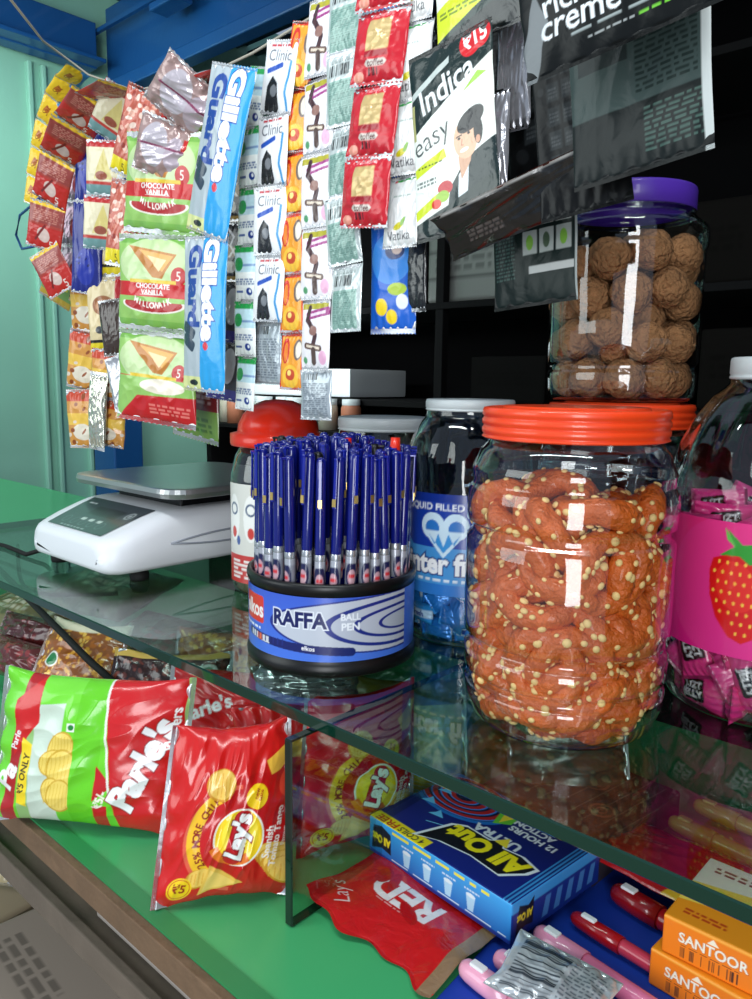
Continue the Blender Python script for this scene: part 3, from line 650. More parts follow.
a.text('winter fresh', 10, 3.2, 2.9, (248, 250, 252), 0, .9, .04, out=(20, 44, 120), ow=.05); a.lines(7, 14, 1.5, 1.9, 1, (225, 238, 248), 4)
link('label', gridmesh('label', [(cylsheet(a, .0692, .056, fa5 - .33), a.sample(), False)], M['label']), t)
a2 = Art(3.8, 2.2, 10, (60, 160, 220)); a2.rect(0, .7, 3.8, 1.6, (235, 245, 250)); a2.text('fresh', 1.9, 1.1, .9, (20, 60, 160), 0, 1, .03); a2.ell(.9, 1.1, .3, .3, (18, 50, 140))
mm = [offm(packmesh('wrapped_mint', a2, .014, s, M['foil'], axis='x', seal=.12, back=(50, 140, 215, .2))) for s in (1, 2)]
fill(mm, 95, [(-.011, 0, 0), (.011, 0, 0)], .0098, .0655, .16, 4, (J5[0], J5[1], 0), 'wrapped_mint', 'small blue wrapped mint in the jar behind the pens', 'sweet', 'blue wrapped mints in the mint jar', iters=120, zmax_keep=.165)

# plain clear jar behind the pens
t = empty('clear_jar', (-.634, .707, 0), 0, 'plain clear jar with milky white lid directly behind the pens', 'jar')
jar_shell(t, [(0, .002), (.05, .003), (.058, .004), (.064, .012), (.065, .1), (.064, .16), (.058, .2), (.053, .214), (.053, .222)]); lid(t, .056, .212, .016, M['whitelid'], 1, False)
b2 = Art(4.2, 2.4, 6, (214, 202, 180)); b2.rect(0, .8, 4.2, 1.6, (190, 60, 50))
cm = [offm(packmesh('wrapped_toffee', b2, .014, s, M['foil'], axis='x', seal=.12)) for s in (1,)]
fill(cm, 40, [(-.012, 0, 0), (.012, 0, 0)], .0105, .062, .12, 2, (-.634, .707, 0), 'wrapped_toffee', 'cream wrapped toffee in the jar behind the pens', 'sweet', 'toffees in the white-lidded jar', iters=100, zmax_keep=.12)
# red helmet-lidded jar
J6 = (-.767, .653)
t = empty('domed_lid_jar', J6 + (0,), 0, 'clear rounded jar with shiny red domed lid between the scale and the pens', 'jar')
jar_shell(t, [(0, .002), (.05, .003), (.058, .004), (.062, .02), (.062, .12), (.061, .15), (.055, .175), (.046, .19), (.046, .197)])
b = MB(); b.lathe([(.047, .186), (.060, .188), (.061, .191), (.061, .203), (.052, .205), (.0505, .215), (.045, .227), (.034, .238), (.018, .2445), (0, .246)], M['red'], seg=56); b.build('lid', t)
b = Art(16, 12.5, 8, (214, 214, 205)); b.rect(0, 0, 16, 3.6, (196, 60, 56)); b.lines(1, 15, .6, 3.2, 5, (236, 226, 220), 7)
for x in range(-1, 6): b.ell(1.4 + x * 3.0, 8.2, 1.15, 2.9, (238, 238, 232)); b.ring(1.4 + x * 3.0, 9.3, .55, .8, (70, 90, 120)); b.ell(1.4 + x * 3.0, 6.4, .5, .7, (200, 60, 50)); b.ell(2.3 + x * 3.0, 5.4, .35, .6, (60, 90, 150))
link('label', gridmesh('label', [(cylsheet(b, .0632, .018, math.atan2(-J6[1], -J6[0])), b.sample(), False)], M['label']), t)
o = MB().lathe([(0, .003), (.055, .004), (.0575, .02), (.057, .05), (.05, .056), (0, .06)], mat('olive sweets', (110, 118, 84), .6, var=.5, vscale=90, bump=.8), seg=32).build('candy_fill'); o.location = J6 + (0,)
tag(o, 'olive coloured loose sweets in the red domed jar', 'sweets', kind='stuff')

# ---------------------------------------------------------------- pen display
J7 = (-.544, .532)
fa7 = math.atan2(-J7[1], -J7[0])
t = empty('pen_display_stand', J7 + (0,), 0, 'round black pen display stand with a blue printed band', 'display stand')
MB().lathe([(0, .001), (.078, .001), (.084, .004), (.0845, .010), (.083, .014), (.0815, .016), (.0815, .078), (.0835, .081), (.0842, .086), (.083, .0895), (.0795, .0895), (.078, .086), (.078, .060), (0, .060)], M['black'], seg=80).build('tub', t)
a = Art(26, 6.0, 17, (62, 100, 205)); a.grad((72, 118, 222), (58, 92, 200), 'y')
for rx_, ry_, c in ((14.4, 2.75, (26, 42, 130)), (14.0, 2.6, (190, 196, 208)), (8.9, 2.3, (26, 42, 130)), (8.2, 2.0, (186, 192, 206)), (6.2, 1.55, (26, 42, 130)), (5.6, 1.3, (186, 192, 206)), (3.6, .95, (26, 42, 130)), (3.2, .75, (176, 184, 198))): a.ell(21.3, 3.3, rx_, ry_, c)
a.rect(21.3, 0, 26, 6, (66, 106, 212))
a.rrect(4.0, 4.0, 3.9, 2.6, (214, 52, 36), r=.3); a.text('elkos', 4.0, 3.9, 2.0, (245, 240, 235), 0, .9, .03)
a.text('RAFFA', 10.0, 3.75, 1.95, (18, 26, 90), 0, .95, .04, out=(225, 230, 240), ow=.06); a.text('BALL', 14.9, 4.15, .85, (240, 244, 250), 0, 1, .03); a.text('PEN', 14.9, 3.25, .95, (240, 244, 250), 0, 1.05, .03)
a.lines(1.3, 5.4, 2.1, 2.5, 1, (230, 234, 244), 3)
a.rrect(9.2, 1.25, 12.4, .8, (18, 28, 100), -3, .4); a.rrect(5.2, 1.42, 3.2, .62, (210, 214, 222), -3, .1); a.rrect(5.3, 1.42, .9, .62, (226, 110, 60), -3); a.text('elkos', 11.0, 1.2, .6, (240, 240, 245), -3, 1, .02)
for i in range(9): a.rrect(4.0 + i * .55, 1.46, .16, .62, (26, 40, 120), -3)
link('printed_band', gridmesh('printed_band', [(cylsheet(a, .0825, .0175, fa7 - .02), a.sample(), False)], M['label']), t)

def make_pen():
    p = empty('ballpoint_pen')
    MB().tube([(0, 0, .0), (0, 0, .004), (0, 0, .022)], [.0012, .003, .0048], M['navy'], 10).build('grip', p)
    a_ = Art(3.0, 2.6, 12, (150, 154, 166), .3); a_.ell(1.5, .95, .62, 1.25, (18, 22, 70)); a_.ell(1.5, .75, .4, .7, (190, 150, 160)); a_.rect(1.2, .7, 1.8, 1.0, (200, 50, 60)); a_.rect(0, 2.0, 3, 2.6, (176, 180, 190), .3)
    g = link('sticker', gridmesh('sticker', [(cylsheet(a_, .0050, .022, -math.pi / 2), a_.sample(), False)], M['label']), p)
    MB().lathe([(.0048, .022), (.0049, .048), (.0051, .049), (.0051, .053), (.0049, .054)], M['silver'], seg=12).build('barrel_ring', p)
    MB().lathe([(.0049, .054), (.0052, .056), (.0052, .135), (.0047, .139), (.003, .1415), (0, .142)], M['navy'], seg=8).build('cap', p)
    c = MB(); c.box((0, -.0078, .118), (.0034, .0014, .045), M['navyclip'], .0005); c.box((0, -.0062, .1395), (.0034, .006, .0022), M['navyclip'], .0006); c.box((0, -.0088, .101), (.0036, .0006, .007), M['gold']); c.build('clip', p)
    return p
def copy_tree(o, loc, rot, label=None, group=None):
    c = o.copy(); COL.objects.link(c); c.location = loc; c.rotation_euler = rot
    if label: c['label'] = label
    if group: c['group'] = group
    for ch in o.children: d = ch.copy(); COL.objects.link(d); d.parent = c
    return c
rn = random.Random(4); pens = [make_pen(), make_pen()]
for ch in pens[1].children:
    if ch.name.startswith(('cap', 'clip', 'grip')):
        ch.data.materials[0] = M['black']
tag(pens[0], 'dark blue capped ballpoint pen standing in the black display stand', 'pen', 'blue ballpoint pens in the display stand')
tag(pens[1], 'black capped ballpoint pen among the blue ones in the display stand', 'pen', 'black ballpoint pens in the display stand')
used = [False, False]
for r_, n_, dz in ((.0725, 33, 0), (.060, 26, .004), (.0475, 20, .008), (.035, 14, .010), (.022, 8, .012), (.008, 3, .013)):
    for i in range(n_):
        a_ = 2 * math.pi * (i + rn.uniform(-.12, .12)) / n_; x, y = J7[0] + r_ * math.cos(a_), J7[1] + r_ * math.sin(a_)
        k_ = 1 if (r_ < .07 and r_ > .03 and rn.random() < .16) else 0
        tl = .03 + rn.uniform(-.03, .03)
        loc = (x, y, .061 + dz + rn.uniform(-.0005, .006)); rot = (-tl * math.cos(a_ + math.pi / 2) * 0 + rn.uniform(-.03, .03), rn.uniform(-.03, .03), a_ + math.pi / 2 + rn.uniform(-.5, .5))
        if not used[k_]: used[k_] = True; pens[k_].location = loc; pens[k_].rotation_euler = rot
        else: copy_tree(pens[k_], loc, rot)
for k_, (dx, dy) in enumerate(((.028, -.012), (.052, .03))):
    o = MB().tube([(0, 0, 0), (0, 0, .13), (0, 0, .146)], [.005, .0055, .0045], M['red'], 10).build('red_capped_pen'); o.location = (J7[0] + dx, J7[1] + dy, .0615 + .01); o.rotation_euler = (0, .02, 0)
    tag(o, ('bright red capped pen near the middle of the pen display', 'bright red capped pen toward the back right of the pen display')[k_], 'pen')
# ---------------------------------------------------------------- strips of sachets hanging from the wire
HY = .585
def strip(name, label, cat, path, width, n, arts, Y=HY, th=.007, seed=0, m=None, yaw=0, jit=5, group=None, seal=.09, wr=1.0, back=(200, 202, 205, .4), child='sachet', zig=.0012, nvis=None, sway=3, draw=.01, yaws=None):
    """n joined sachets down a path of photo points on the hanging plane; width in metres (None: from two-sided paths)"""
    Ys = Y if isinstance(Y, (list, tuple)) else [Y] * len(path)
    P = [Vector(ony(x, y, yy)) for (x, y), yy in zip(path, Ys)]
    L = [0]
    for a, b in zip(P, P[1:]): L.append(L[-1] + (b - a).length)
    def at(s):
        s = min(max(s, 0), L[-1])
        for i in range(len(P) - 1):
            if s <= L[i + 1] + 1e-9: return P[i].lerp(P[i + 1], (s - L[i]) / max(L[i + 1] - L[i], 1e-9))
        return P[-1]
    u = L[-1] / n; t = empty(name, P[0], 0, label, cat, group); rn = random.Random(seed + 77)
    meshes = []
    for i, fn in enumerate(arts):
        a = fn(width * 100, u * 100); meshes.append(packmesh(child, a, th, seed + i * 3, m, seal=seal, wr=wr, back=back, draw=draw, zig=zig))
    for i in range(n):
        a, b = at(i * u), at((i + 1) * u); up = (a - b).normalized(); yw = R(yaw + rn.uniform(-jit, jit)) if yaws is None else R(yaws[min(i, len(yaws) - 1)])
        x = Vector((math.cos(yw), math.sin(yw), 0)); o = link(child, meshes[i % len(meshes)] if len(meshes) <= n else meshes[i], t)
        tilt = R(rn.uniform(-sway, sway)); up2 = (up + Vector((0, 1, 0)) * math.sin(tilt)).normalized(); x = (x - up2 * x.dot(up2)).normalized()
        frame(o, b, x, up2, P[0])
    return t
res_s = 12
def A_(w, h, bg, met=0.0, res=None): return Art(w, h, res or res_s, bg, met)
def art_yellow(w, h):
    a = A_(w, h, (240, 200, 40)); a.rect(w * .62, 0, w, h, (60, 140, 200)); a.ell(w * .62, h * .5, w * .22, h * .4, (235, 190, 30)); a.rrect(w * .35, h * .55, w * .3, h * .18, (190, 110, 30), 70); a.text('Sat', w * .36, h * .5, h * .3, (150, 70, 20), 80); return a
def art_redbrown(w, h):
    a = A_(w, h, (170, 62, 50)); a.rect(0, 0, w, h * .5, (190, 42, 34)); a.rect(0, h * .90, w, h, (240, 196, 50)); a.rect(0, h * .55, w, h * .9, (150, 66, 60)); a.lines(w * .15, w * .85, h * .6, h * .85, 6, (190, 120, 105), 2)
    a.ell(w * .5, h * .32, w * .16, h * .16, (215, 190, 180), 40); a.text('5', w * .72, h * .14, h * .22, (245, 240, 230)); a.rrect(w * .4, h * .35, w * .5, h * .05, (120, 30, 26), 60); return a
def art_mauve(w, h):
    a = A_(w, h, (150, 140, 150), .4); a.ell(w * .5, h * .5, w * .26, h * .36, (190, 160, 178), 0, .4); a.rect(0, 0, w * .15, h, (90, 160, 140)); a.ell(w * .6, h * .4, w * .1, h * .2, (170, 60, 70)); return a
def art_navy(w, h):
    a = A_(w, h, (26, 38, 128)); a.ell(w * .5, h * .3, w * .3, h * .2, (36, 52, 160)); a.speckle(w * .2, h * .3, w * .8, h * .6, 12, [(80, 100, 190), (18, 26, 96)], w * .04, 4); return a
def art_greenyel(w, h):
    a = A_(w, h, (120, 160, 90)); a.rect(w * .2, h * .4, w * .8, h * .9, (225, 215, 60)); a.rect(0, 0, w, h * .18, (190, 160, 60)); return a
def art_cream(w, h):
    a = A_(w, h, (222, 212, 178)); a.rect(0, h * .86, w, h, (185, 40, 40)); a.rect(0, 0, w, h * .22, (110, 150, 150)); a.rect(0, h * .2, w, h * .26, (190, 60, 50)); a.poly([(w * .25, h * .3), (w * .5, h * .84), (w * .75, h * .3)], (210, 195, 120)); a.ell(w * .45, h * .36, w * .15, h * .08, (150, 80, 60)); a.rect(w * .86, 0, w, h, (232, 236, 236)); return a
def art_pouch(w, h):
    a = A_(w, h, (190, 96, 78)); a.rect(w * .86, 0, w, h, (214, 34, 30)); a.rect(0, 0, w * .82, h * .2, (232, 214, 40)); a.text('5', w * .3, h * .1, h * .13, (60, 50, 20)); a.speckle(w * .05, h * .25, w * .8, h * .95, 60, [(210, 130, 110), (225, 170, 150), (150, 60, 50), (235, 210, 195)], w * .06, 6); return a
def art_orangepk(w, h):
    a = A_(w, h, (214, 150, 70)); a.rect(0, h * .8, w, h, (200, 70, 40)); a.rect(0, h * .4, w, h * .6, (240, 196, 80)); a.ell(w * .5, h * .28, w * .3, h * .14, (236, 226, 205)); a.speckle(0, 0, w, h, 14, [(235, 220, 200), (150, 80, 40)], w * .07, 4); return a
def art_cookie(w, h):
    a = A_(w, h, (226, 206, 160)); a.rect(w * .7, 0, w, h, (190, 36, 40)); a.ell(w * .42, h * .62, w * .26, h * .13, (160, 104, 66)); a.ell(w * .42, h * .62, w * .18, h * .08, (190, 134, 90)); a.rect(0, 0, w * .95, h * .14, (236, 214, 40)); a.rect(0, h * .13, w, h * .17, (30, 24, 20)); a.ell(w * .3, h * .3, w * .1, h * .05, (70, 70, 74)); return a
def art_cone(w, h):
    a = A_(w, h, (150, 198, 100), res=14); a.rect(0, h * .90, w, h, (120, 176, 76)); a.ell(w * .5, h * .70, w * .46, h * .26, (196, 220, 160))
    a.poly([(w * .12, h * .86), (w * .84, h * .86), (w * .55, h * .50), (w * .44, h * .50)], (225, 232, 205)) if False else None
    a.poly([(w * .16, h * .88), (w * .78, h * .80), (w * .62, h * .55), (w * .50, h * .56)], (190, 122, 48)); a.poly([(w * .3, h * .84), (w * .74, h * .78), (w * .62, h * .62)], (226, 168, 80)); a.poly([(w * .42, h * .78), (w * .66, h * .74), (w * .58, h * .62)], (240, 214, 160))
    a.ell(w * .82, h * .58, w * .085, w * .085, (190, 30, 34)); a.text('5', w * .82, h * .58, w * .12, (245, 240, 230))
    a.rect(0, h * .36, w, h * .51, (200, 26, 30)); a.rect(w * .2, h * .50, w * .8, h * .535, (225, 190, 40)); a.text('CHOCOLATE', w * .5, h * .468, h * .07, (245, 245, 240), 0, 1.2, .03); a.text('VANILLA', w * .5, h * .405, h * .07, (245, 245, 240), 0, 1.2, .03)
    a.ell(w * .5, h * .29, w * .40, h * .10, (245, 235, 225)); a.ell(w * .5, h * .29, w * .37, h * .085, (176, 30, 34)); a.rect(w * .05, h * .31, w * .95, h * .36, (150, 198, 100)); a.rect(0, h * .36, w, h * .38, (200, 26, 30)); a.arctext('MILLOWAIK', w * .5, h * .27 + w * .5, w * .5, 242, 298, h * .085, (250, 240, 230), .03, flip=True)
    a.rect(0, 0, w, h * .12, (128, 184, 84)); return a
def art_cone_end(w, h):
    a = art_cone(w, h); a.rect(0, 0, w, h * .5, (150, 198, 100)); a.poly([(0, 0), (w, 0), (w, h * .34), (w * .3, h * .30)], (196, 30, 34)); a.ell(w * .62, h * .42, w * .28, h * .08, (240, 230, 210)); a.lines(w * .45, w * .95, h * .12, h * .24, 3, (230, 120, 110), 2); return a
def art_purplepouch(w, h):
    a = A_(w, h, (168, 140, 136), .15); a.ell(w * .36, h * .55, w * .22, h * .36, (205, 196, 204), 10, .3); a.ell(w * .72, h * .5, w * .16, h * .3, (196, 180, 190), 8, .3); a.line([(w * .1, h * .5), (w * .9, h * .62)], w * .03, (130, 60, 90)); a.rect(w * .85, 0, w, h, (120, 140, 60)); a.rect(w * .8, h * .62, w, h * .82, (196, 40, 34)); return a
def art_razor(w, h):
    a = A_(w, h, (40, 160, 224), res=13); a.poly([(0, 0), (w * .42, 0), (w * .55, h * .5), (w * .45, h), (0, h)], (176, 188, 194)); a.text('Gillette', w * .66, h * .66, w * .42, (250, 252, 255), -90, 1.15, .05, out=(24, 74, 160), ow=.04); a.text('Guard', w * .30, h * .68, w * .42, (30, 70, 150), -90, 1.1, .05)
    for i, y in enumerate((.32, .40)): a.rrect(w * .2, h * y, w * .34, h * .07, (44, 62, 78), -30, w * .05)
    a.ell(w * .62, h * .30, w * .06, w * .06, (220, 60, 70)); a.rect(0, 0, w * .45, h * .1, (214, 220, 150)); a.ell(w * .3, h * .06, w * .1, h * .02, (20, 30, 30)); return a
def art_coffee(w, h):
    a = A_(w, h, (22, 22, 24)); a.rect(0, 0, w, h * .1, (176, 142, 76)); a.rect(0, h * .42, w, h * .58, (130, 104, 56)); a.text('OX', w * .4, h * .5, w * .5, (235, 232, 222), 0, 1, .02); a.line([(w * .3, h * .9), (w * .6, h * .75), (w * .5, h * .62)], w * .06, (200, 200, 205)); a.ell(w * .5, h * .25, w * .2, h * .1, (200, 196, 186)); return a
def art_yelgrey(w, h):
    a = A_(w, h, (60, 62, 66)); a.rect(0, 0, w * .35, h * .55, (226, 176, 40)); a.rect(0, 0, w, h * .2, (60, 60, 130)); a.ell(w * .6, h * .6, w * .2, h * .3, (190, 192, 196), 0, .3); return a
def art_green(w, h):
    a = A_(w, h, (236, 242, 238)); a.rect(0, h * .86, w, h, (30, 150, 70)); a.rect(0, h * .52, w, h * .86, (190, 222, 230)); a.ell(w * .26, h * .66, w * .2, h * .12, (40, 150, 80), 30); a.rect(w * .45, h * .62, w, h * .66, (120, 150, 190)); a.lines(w * .1, w * .9, h * .3, h * .42, 3, (60, 90, 140), 4); a.ell(w * .68, h * .18, w * .13, h * .07, (30, 60, 140)); a.ell(w * .72, h * .19, w * .05, h * .03, (230, 235, 240)); a.rect(w * .1, h * .16, w * .4, h * .2, (90, 110, 160)); return a
def art_figure(w, h):
    a = A_(w, h, (236, 238, 240)); a.lines(w * .2, w * .8, h * .9, h * .96, 1, (190, 50, 60), 2); a.text('Clinic', w * .5, h * .78, w * .3, (60, 70, 90), 0, 1, .0); a.rrect(w * .4, h * .62, w * .5, h * .07, (30, 80, 180), 15, w * .03); a.line([(w * .86, h * .7), (w * .78, h * .3), (w * .9, 0)], w * .07, (60, 150, 210))
    a.poly([(w * .15, h * .06), (w * .22, h * .38), (w * .36, h * .52), (w * .52, h * .42), (w * .6, h * .1), (w * .5, 0), (w * .2, 0)], (30, 32, 36)); a.ell(w * .42, h * .32, w * .1, h * .08, (120, 124, 130)); return a
def art_backtext(w, h):
    a = A_(w, h, (176, 186, 192), .25); a.lines(w * .1, w * .9, h * .1, h * .75, 16, (110, 120, 130), 5); a.bars(w * .15, w * .6, h * .8, h * .93); return a
def art_orange(w, h):
    a = A_(w, h, (240, 158, 40)); a.rect(0, h * .93, w, h, (214, 56, 26)); a.rect(0, 0, w, h * .05, (214, 56, 26)); a.rect(0, 0, w * .08, h, (214, 56, 26)); a.rect(w * .92, 0, w, h, (220, 80, 30))
    a.ell(w * .27, h * .68, w * .16, h * .22, (206, 40, 30)); a.ell(w * .28, h * .66, w * .09, h * .17, (236, 130, 40)); a.ell(w * .78, h * .7, w * .17, h * .18, (110, 96, 90)); a.ell(w * .8, h * .7, w * .11, h * .14, (228, 218, 200)); a.ell(w * .5, h * .24, w * .34, h * .2, (248, 196, 60)); a.ell(w * .5, h * .27, w * .2, h * .1, (200, 70, 30)); a.ell(w * .46, h * .30, w * .08, h * .05, (250, 220, 120)); return a
def art_mauvewhite(w, h):
    a = A_(w, h, (240, 236, 240)); a.rect(w * .05, h * .86, w * .95, h * .95, (176, 168, 50)); a.rrect(w * .6, h * .80, w * .8, h * .12, (160, 60, 130), 8, w * .05); a.rrect(w * .62, h * .80, w * .5, h * .04, (235, 215, 230), 8)
    a.line([(w * .32, h * .88), (w * .26, h * .72), (w * .44, h * .60), (w * .56, h * .5), (w * .5, h * .38)], w * .14, (70, 40, 44)); a.ell(w * .48, h * .56, w * .14, h * .07, (150, 110, 100)); a.rrect(w * .48, h * .33, w * .62, h * .09, (96, 70, 60), -8, w * .08); a.rrect(w * .48, h * .33, w * .46, h * .035, (226, 210, 190), -8)
    a.line([(w * .5, h * .28), (w * .5, h * .12)], w * .16, (86, 66, 60)); a.ell(w * .8, h * .18, w * .12, h * .1, (226, 170, 200)); a.ell(w * .2, h * .14, w * .08, h * .05, (90, 160, 110)); return a
def art_greyback(w, h):
    a = A_(w, h, (206, 216, 214), .2); a.rect(w * .1, h * .05, w * .88, h * .62, (140, 176, 164), .1); a.lines(w * .13, w * .85, h * .08, h * .6, 18, (96, 130, 122), 7, .5); a.bars(w * .15, w * .75, h * .68, h * .84); a.lines(w * .2, w * .8, h * .86, h * .92, 2, (120, 130, 128), 3); return a
def art_red(w, h):
    a = A_(w, h, (196, 26, 42)); a.lines(w * .3, w * .72, h * .90, h * .95, 2, (240, 170, 170), 5, .5); a.rect(w * .3, h * .45, w * .72, h * .86, (206, 178, 120), .2); a.lines(w * .36, w * .66, h * .66, h * .74, 2, (170, 140, 90), 3, .4); a.rect(w * .3, h * .36, w * .72, h * .44, (160, 20, 34)); a.rrect(w * .51, h * .28, w * .44, h * .09, (214, 205, 195), 0, w * .08); a.text('coffee', w * .51, h * .28, w * .13, (90, 30, 30), 0, 1, .02); a.bars(w * .38, w * .6, h * .12, h * .22, (60, 10, 14), 7); a.ell(w * .18, h * .12, w * .1, h * .07, (226, 150, 130)); return a
def art_blue(w, h):
    a = A_(w, h, (24, 96, 200)); a.ell(w * .5, h * .6, w * .44, h * .2, (60, 140, 225)); a.ell(w * .6, h * .66, w * .2, h * .07, (40, 60, 120)); a.ell(w * .65, h * .67, w * .1, h * .04, (230, 200, 190)); a.ell(w * .65, h * .36, w * .2, h * .05, (180, 205, 60)); a.ell(w * .3, h * .22, w * .14, h * .07, (246, 214, 30)); a.ell(w * .52, h * .14, w * .12, h * .06, (246, 214, 30)); a.ell(w * .75, h * .26, w * .12, h * .06, (235, 240, 245)); a.rect(w * .1, h * .84, w * .6, h * .9, (235, 240, 250)); return a
def art_white(w, h):
    a = A_(w, h, (232, 232, 230), .1); a.line([(w * .28, h * .92), (w * .8, h * .95)], w * .05, (50, 150, 70)); a.ell(w * .3, h * .92, w * .05, h * .02, (200, 50, 60)); a.ell(w * .5, h * .3, w * .15, h * .045, (206, 196, 30), 20); a.ell(w * .62, h * .36, w * .1, h * .03, (120, 170, 50), 60); a.text('Vatika', w * .5, h * .17, w * .26, (60, 60, 66), 0, 1, .01); a.lines(w * .3, w * .8, h * .7, h * .74, 1, (150, 170, 160), 2); return a
def art_blackpk(w, h):
    a = A_(w, h, (16, 17, 18)); a.lines(w * .2, w * .6, h * .2, h * .7, 8, (60, 62, 62), 2); return a
def art_silver(w, h):
    a = A_(w, h, (176, 176, 182), .55); a.rect(0, 0, w, h * .1, (120, 120, 126), .5); a.lines(w * .3, w * .8, h * .72, h * .78, 2, (120, 110, 120), 2); a.text('XI', w * .35, h * .3, w * .3, (90, 90, 96)); return a
def art_indica(w, h):
    a = Art(w, h, 20, (16, 36, 32)); a.poly([(0, h * .57), (w, h * .84), (w, h * .24), (0, h * .10)], (236, 240, 232))
    a.poly([(0, h * .76), (w * .5, h * .88), (w * .5, h * .915), (0, h * .795)], (190, 200, 196)); a.text('Indica', w * .46, h * .765, w * .33, (236, 240, 240), 14, .9, .015); a.poly([(w * .66, h * .695), (w * .94, h * .75), (w * .84, h * .77)], (150, 200, 50)); a.rect(0, h * .55, w * .05, h * .74, (170, 170, 110))
    a.text('easy', w * .25, h * .53, w * .28, (60, 66, 66), 14, 1, -.005)
    a.ell(w * .76, h * .93, w * .13, w * .13, (210, 28, 36)); a.ell(w * .86, h * .945, w * .12, w * .12, (210, 28, 36)); a.text('₹15', w * .81, h * .937, w * .19, (250, 250, 250), 12, .9, .03)
    # head and shoulders of a dark-haired man in a dark suit
    q = lambda x, y: (w * x, h * y)
    a.poly([q(.40, .12), q(.46, .24), q(.58, .31), q(.72, .37), q(1, .43), q(1, .1)], (24, 40, 40)); a.poly([q(.54, .14), q(.57, .29), q(.70, .35), q(.64, .14)], (226, 236, 240)); a.poly([q(.58, .38), q(.60, .26), q(.72, .34), q(.76, .42)], (206, 160, 130))
    a.ell(w * .67, h * .455, w * .135, h * .098, (226, 182, 150), 10); a.ell(w * .74, h * .545, w * .165, h * .052, (24, 22, 24), 22); a.ell(w * .82, h * .48, w * .05, h * .07, (24, 22, 24)); a.ell(w * .815, h * .435, w * .025, h * .02, (206, 150, 120))
    for x, y in ((.60, .468), (.715, .480)): a.rrect(w * x, h * (y + .012), w * .075, h * .007, (50, 34, 30), 8); a.ell(w * x, h * y, w * .018, h * .007, (40, 30, 30))
    a.line([q(.635, .46), q(.625, .432), q(.645, .43)], w * .012, (190, 130, 105)); a.ell(w * .655, h * .405, w * .05, h * .010, (250, 240, 236), 8)
    a.rrect(w * .22, h * .40, w * .42, h * .05, (206, 222, 40), 14); a.lines(w * .06, w * .38, h * .39, h * .405, 1, (70, 90, 30), 4); a.lines(w * .04, w * .3, h * .29, h * .33, 2, (120, 130, 125), 3)
    a.poly([q(0, .12), q(.34, .19), q(.34, .24), q(0, .17)], (206, 222, 40)); a.ell(w * .40, h * .25, w * .09, h * .035, (190, 36, 46)); a.ell(w * .36, h * .21, w * .08, h * .03, (150, 190, 50)); a.ell(w * .28, h * .18, w * .06, h * .025, (214, 60, 40))
    a.poly([q(0, 0), q(1, 0), q(1, .26), q(0, .08)], (16, 36, 32)); a.poly([q(.62, .04), q(.78, .13), q(.95, .07), q(.78, 0)], (160, 30, 40)); a.lines(w * .68, w * .9, h * .055, h * .085, 2, (230, 190, 190), 2, .5); return a
def art_indica_top(w, h):
    a = Art(w, h, 16, (22, 24, 26)); a.rect(0, 0, w, h, (24, 46, 42)); a.poly([(0, h * .12), (w, h * .42), (w, h), (0, h)], (230, 236, 226)); a.poly([(0, h * .12), (w * .62, h * .30), (w * .56, h * .5), (0, h * .36)], (206, 222, 40)); a.lines(w * .05, w * .5, h * .28, h * .34, 2, (120, 140, 30), 2); a.ell(w * .7, h * .5, w * .14, h * .09, (150, 190, 50)); a.ell(w * .82, h * .6, w * .13, h * .1, (196, 40, 50)); a.poly([(0, 0), (w, 0), (w, h * .3), (0, h * .1)], (20, 26, 26)); return a
def art_creme(w, h):
    a = Art(w, h, 16, (14, 17, 18)); a.text('rich', w * .26, h * .38, w * .16, (225, 232, 235), 0, 1, .01); a.text('creme', w * .33, h * .26, w * .17, (230, 236, 240), 0, 1, .01); a.lines(w * .28, w * .95, h * .16, h * .19, 1, (150, 160, 160), 5, .5); a.lines(w * .36, w * .6, h * .11, h * .13, 1, (150, 155, 155), 8); a.lines(w * .62, w * .96, h * .11, h * .13, 1, (110, 190, 60), 9, .8); a.poly([(0, h * .2), (w * .1, h * .5), (w * .16, h * .3), (w * .06, 0), (0, 0)], (150, 156, 160), .5, .5); return a
def art_packback(w, h):
    a = Art(w, h, 16, (26, 32, 32)); a.rect(0, h * .30, w, h, (66, 80, 78)); a.rect(w * .08, h * .5, w * .45, h * .96, (46, 54, 54)); a.lines(w * .5, w * .92, h * .34, h * .96, 26, (40, 52, 50), 3, .5); a.lines(w * .55, w * .95, h * .08, h * .28, 9, (70, 96, 88), 6, .5); a.rect(w * .94, 0, w, h, (205, 212, 210)); return a
def art_grid(w, h):
    a = Art(w, h, 15, (20, 32, 30)); a.lines(w * .35, w * .95, h * .72, h * .96, 9, (130, 134, 90), 3, .35)
    for i in range(3):
        for j in range(2): a.rrect(w * (.48 + i * .19), h * (.42 + j * .18), w * .165, h * .155, (150, 160, 156)); a.ell(w * (.48 + i * .19), h * (.42 + j * .18), w * .04, h * .05, (60, 80, 60) if (i + j) % 2 else (110, 160, 60))
    a.rrect(w * .72, h * .24, w * .5, h * .05, (170, 176, 174)); a.lines(w * .04, w * .3, h * .2, h * .7, 20, (60, 84, 78), 8, .5); a.rect(w * .975, 0, w, h, (150, 160, 158)); return a
def art_blackback(w, h):
    a = Art(w, h, 12, (14, 15, 16)); a.speckle(w * .1, h * .1, w * .9, h * .9, 40, [(26, 28, 30), (34, 36, 38), (10, 10, 11)], w * .05, 9)
    for i in range(3):
        for j in range(5): a.rrect(w * (.24 + i * .17), h * (.3 + j * .13), w * .14, h * .10, (38, 42, 44)); a.lines(w * (.19 + i * .17), w * (.29 + i * .17), h * (.27 + j * .13), h * (.33 + j * .13), 3, (70, 74, 76), i + j)
    return a
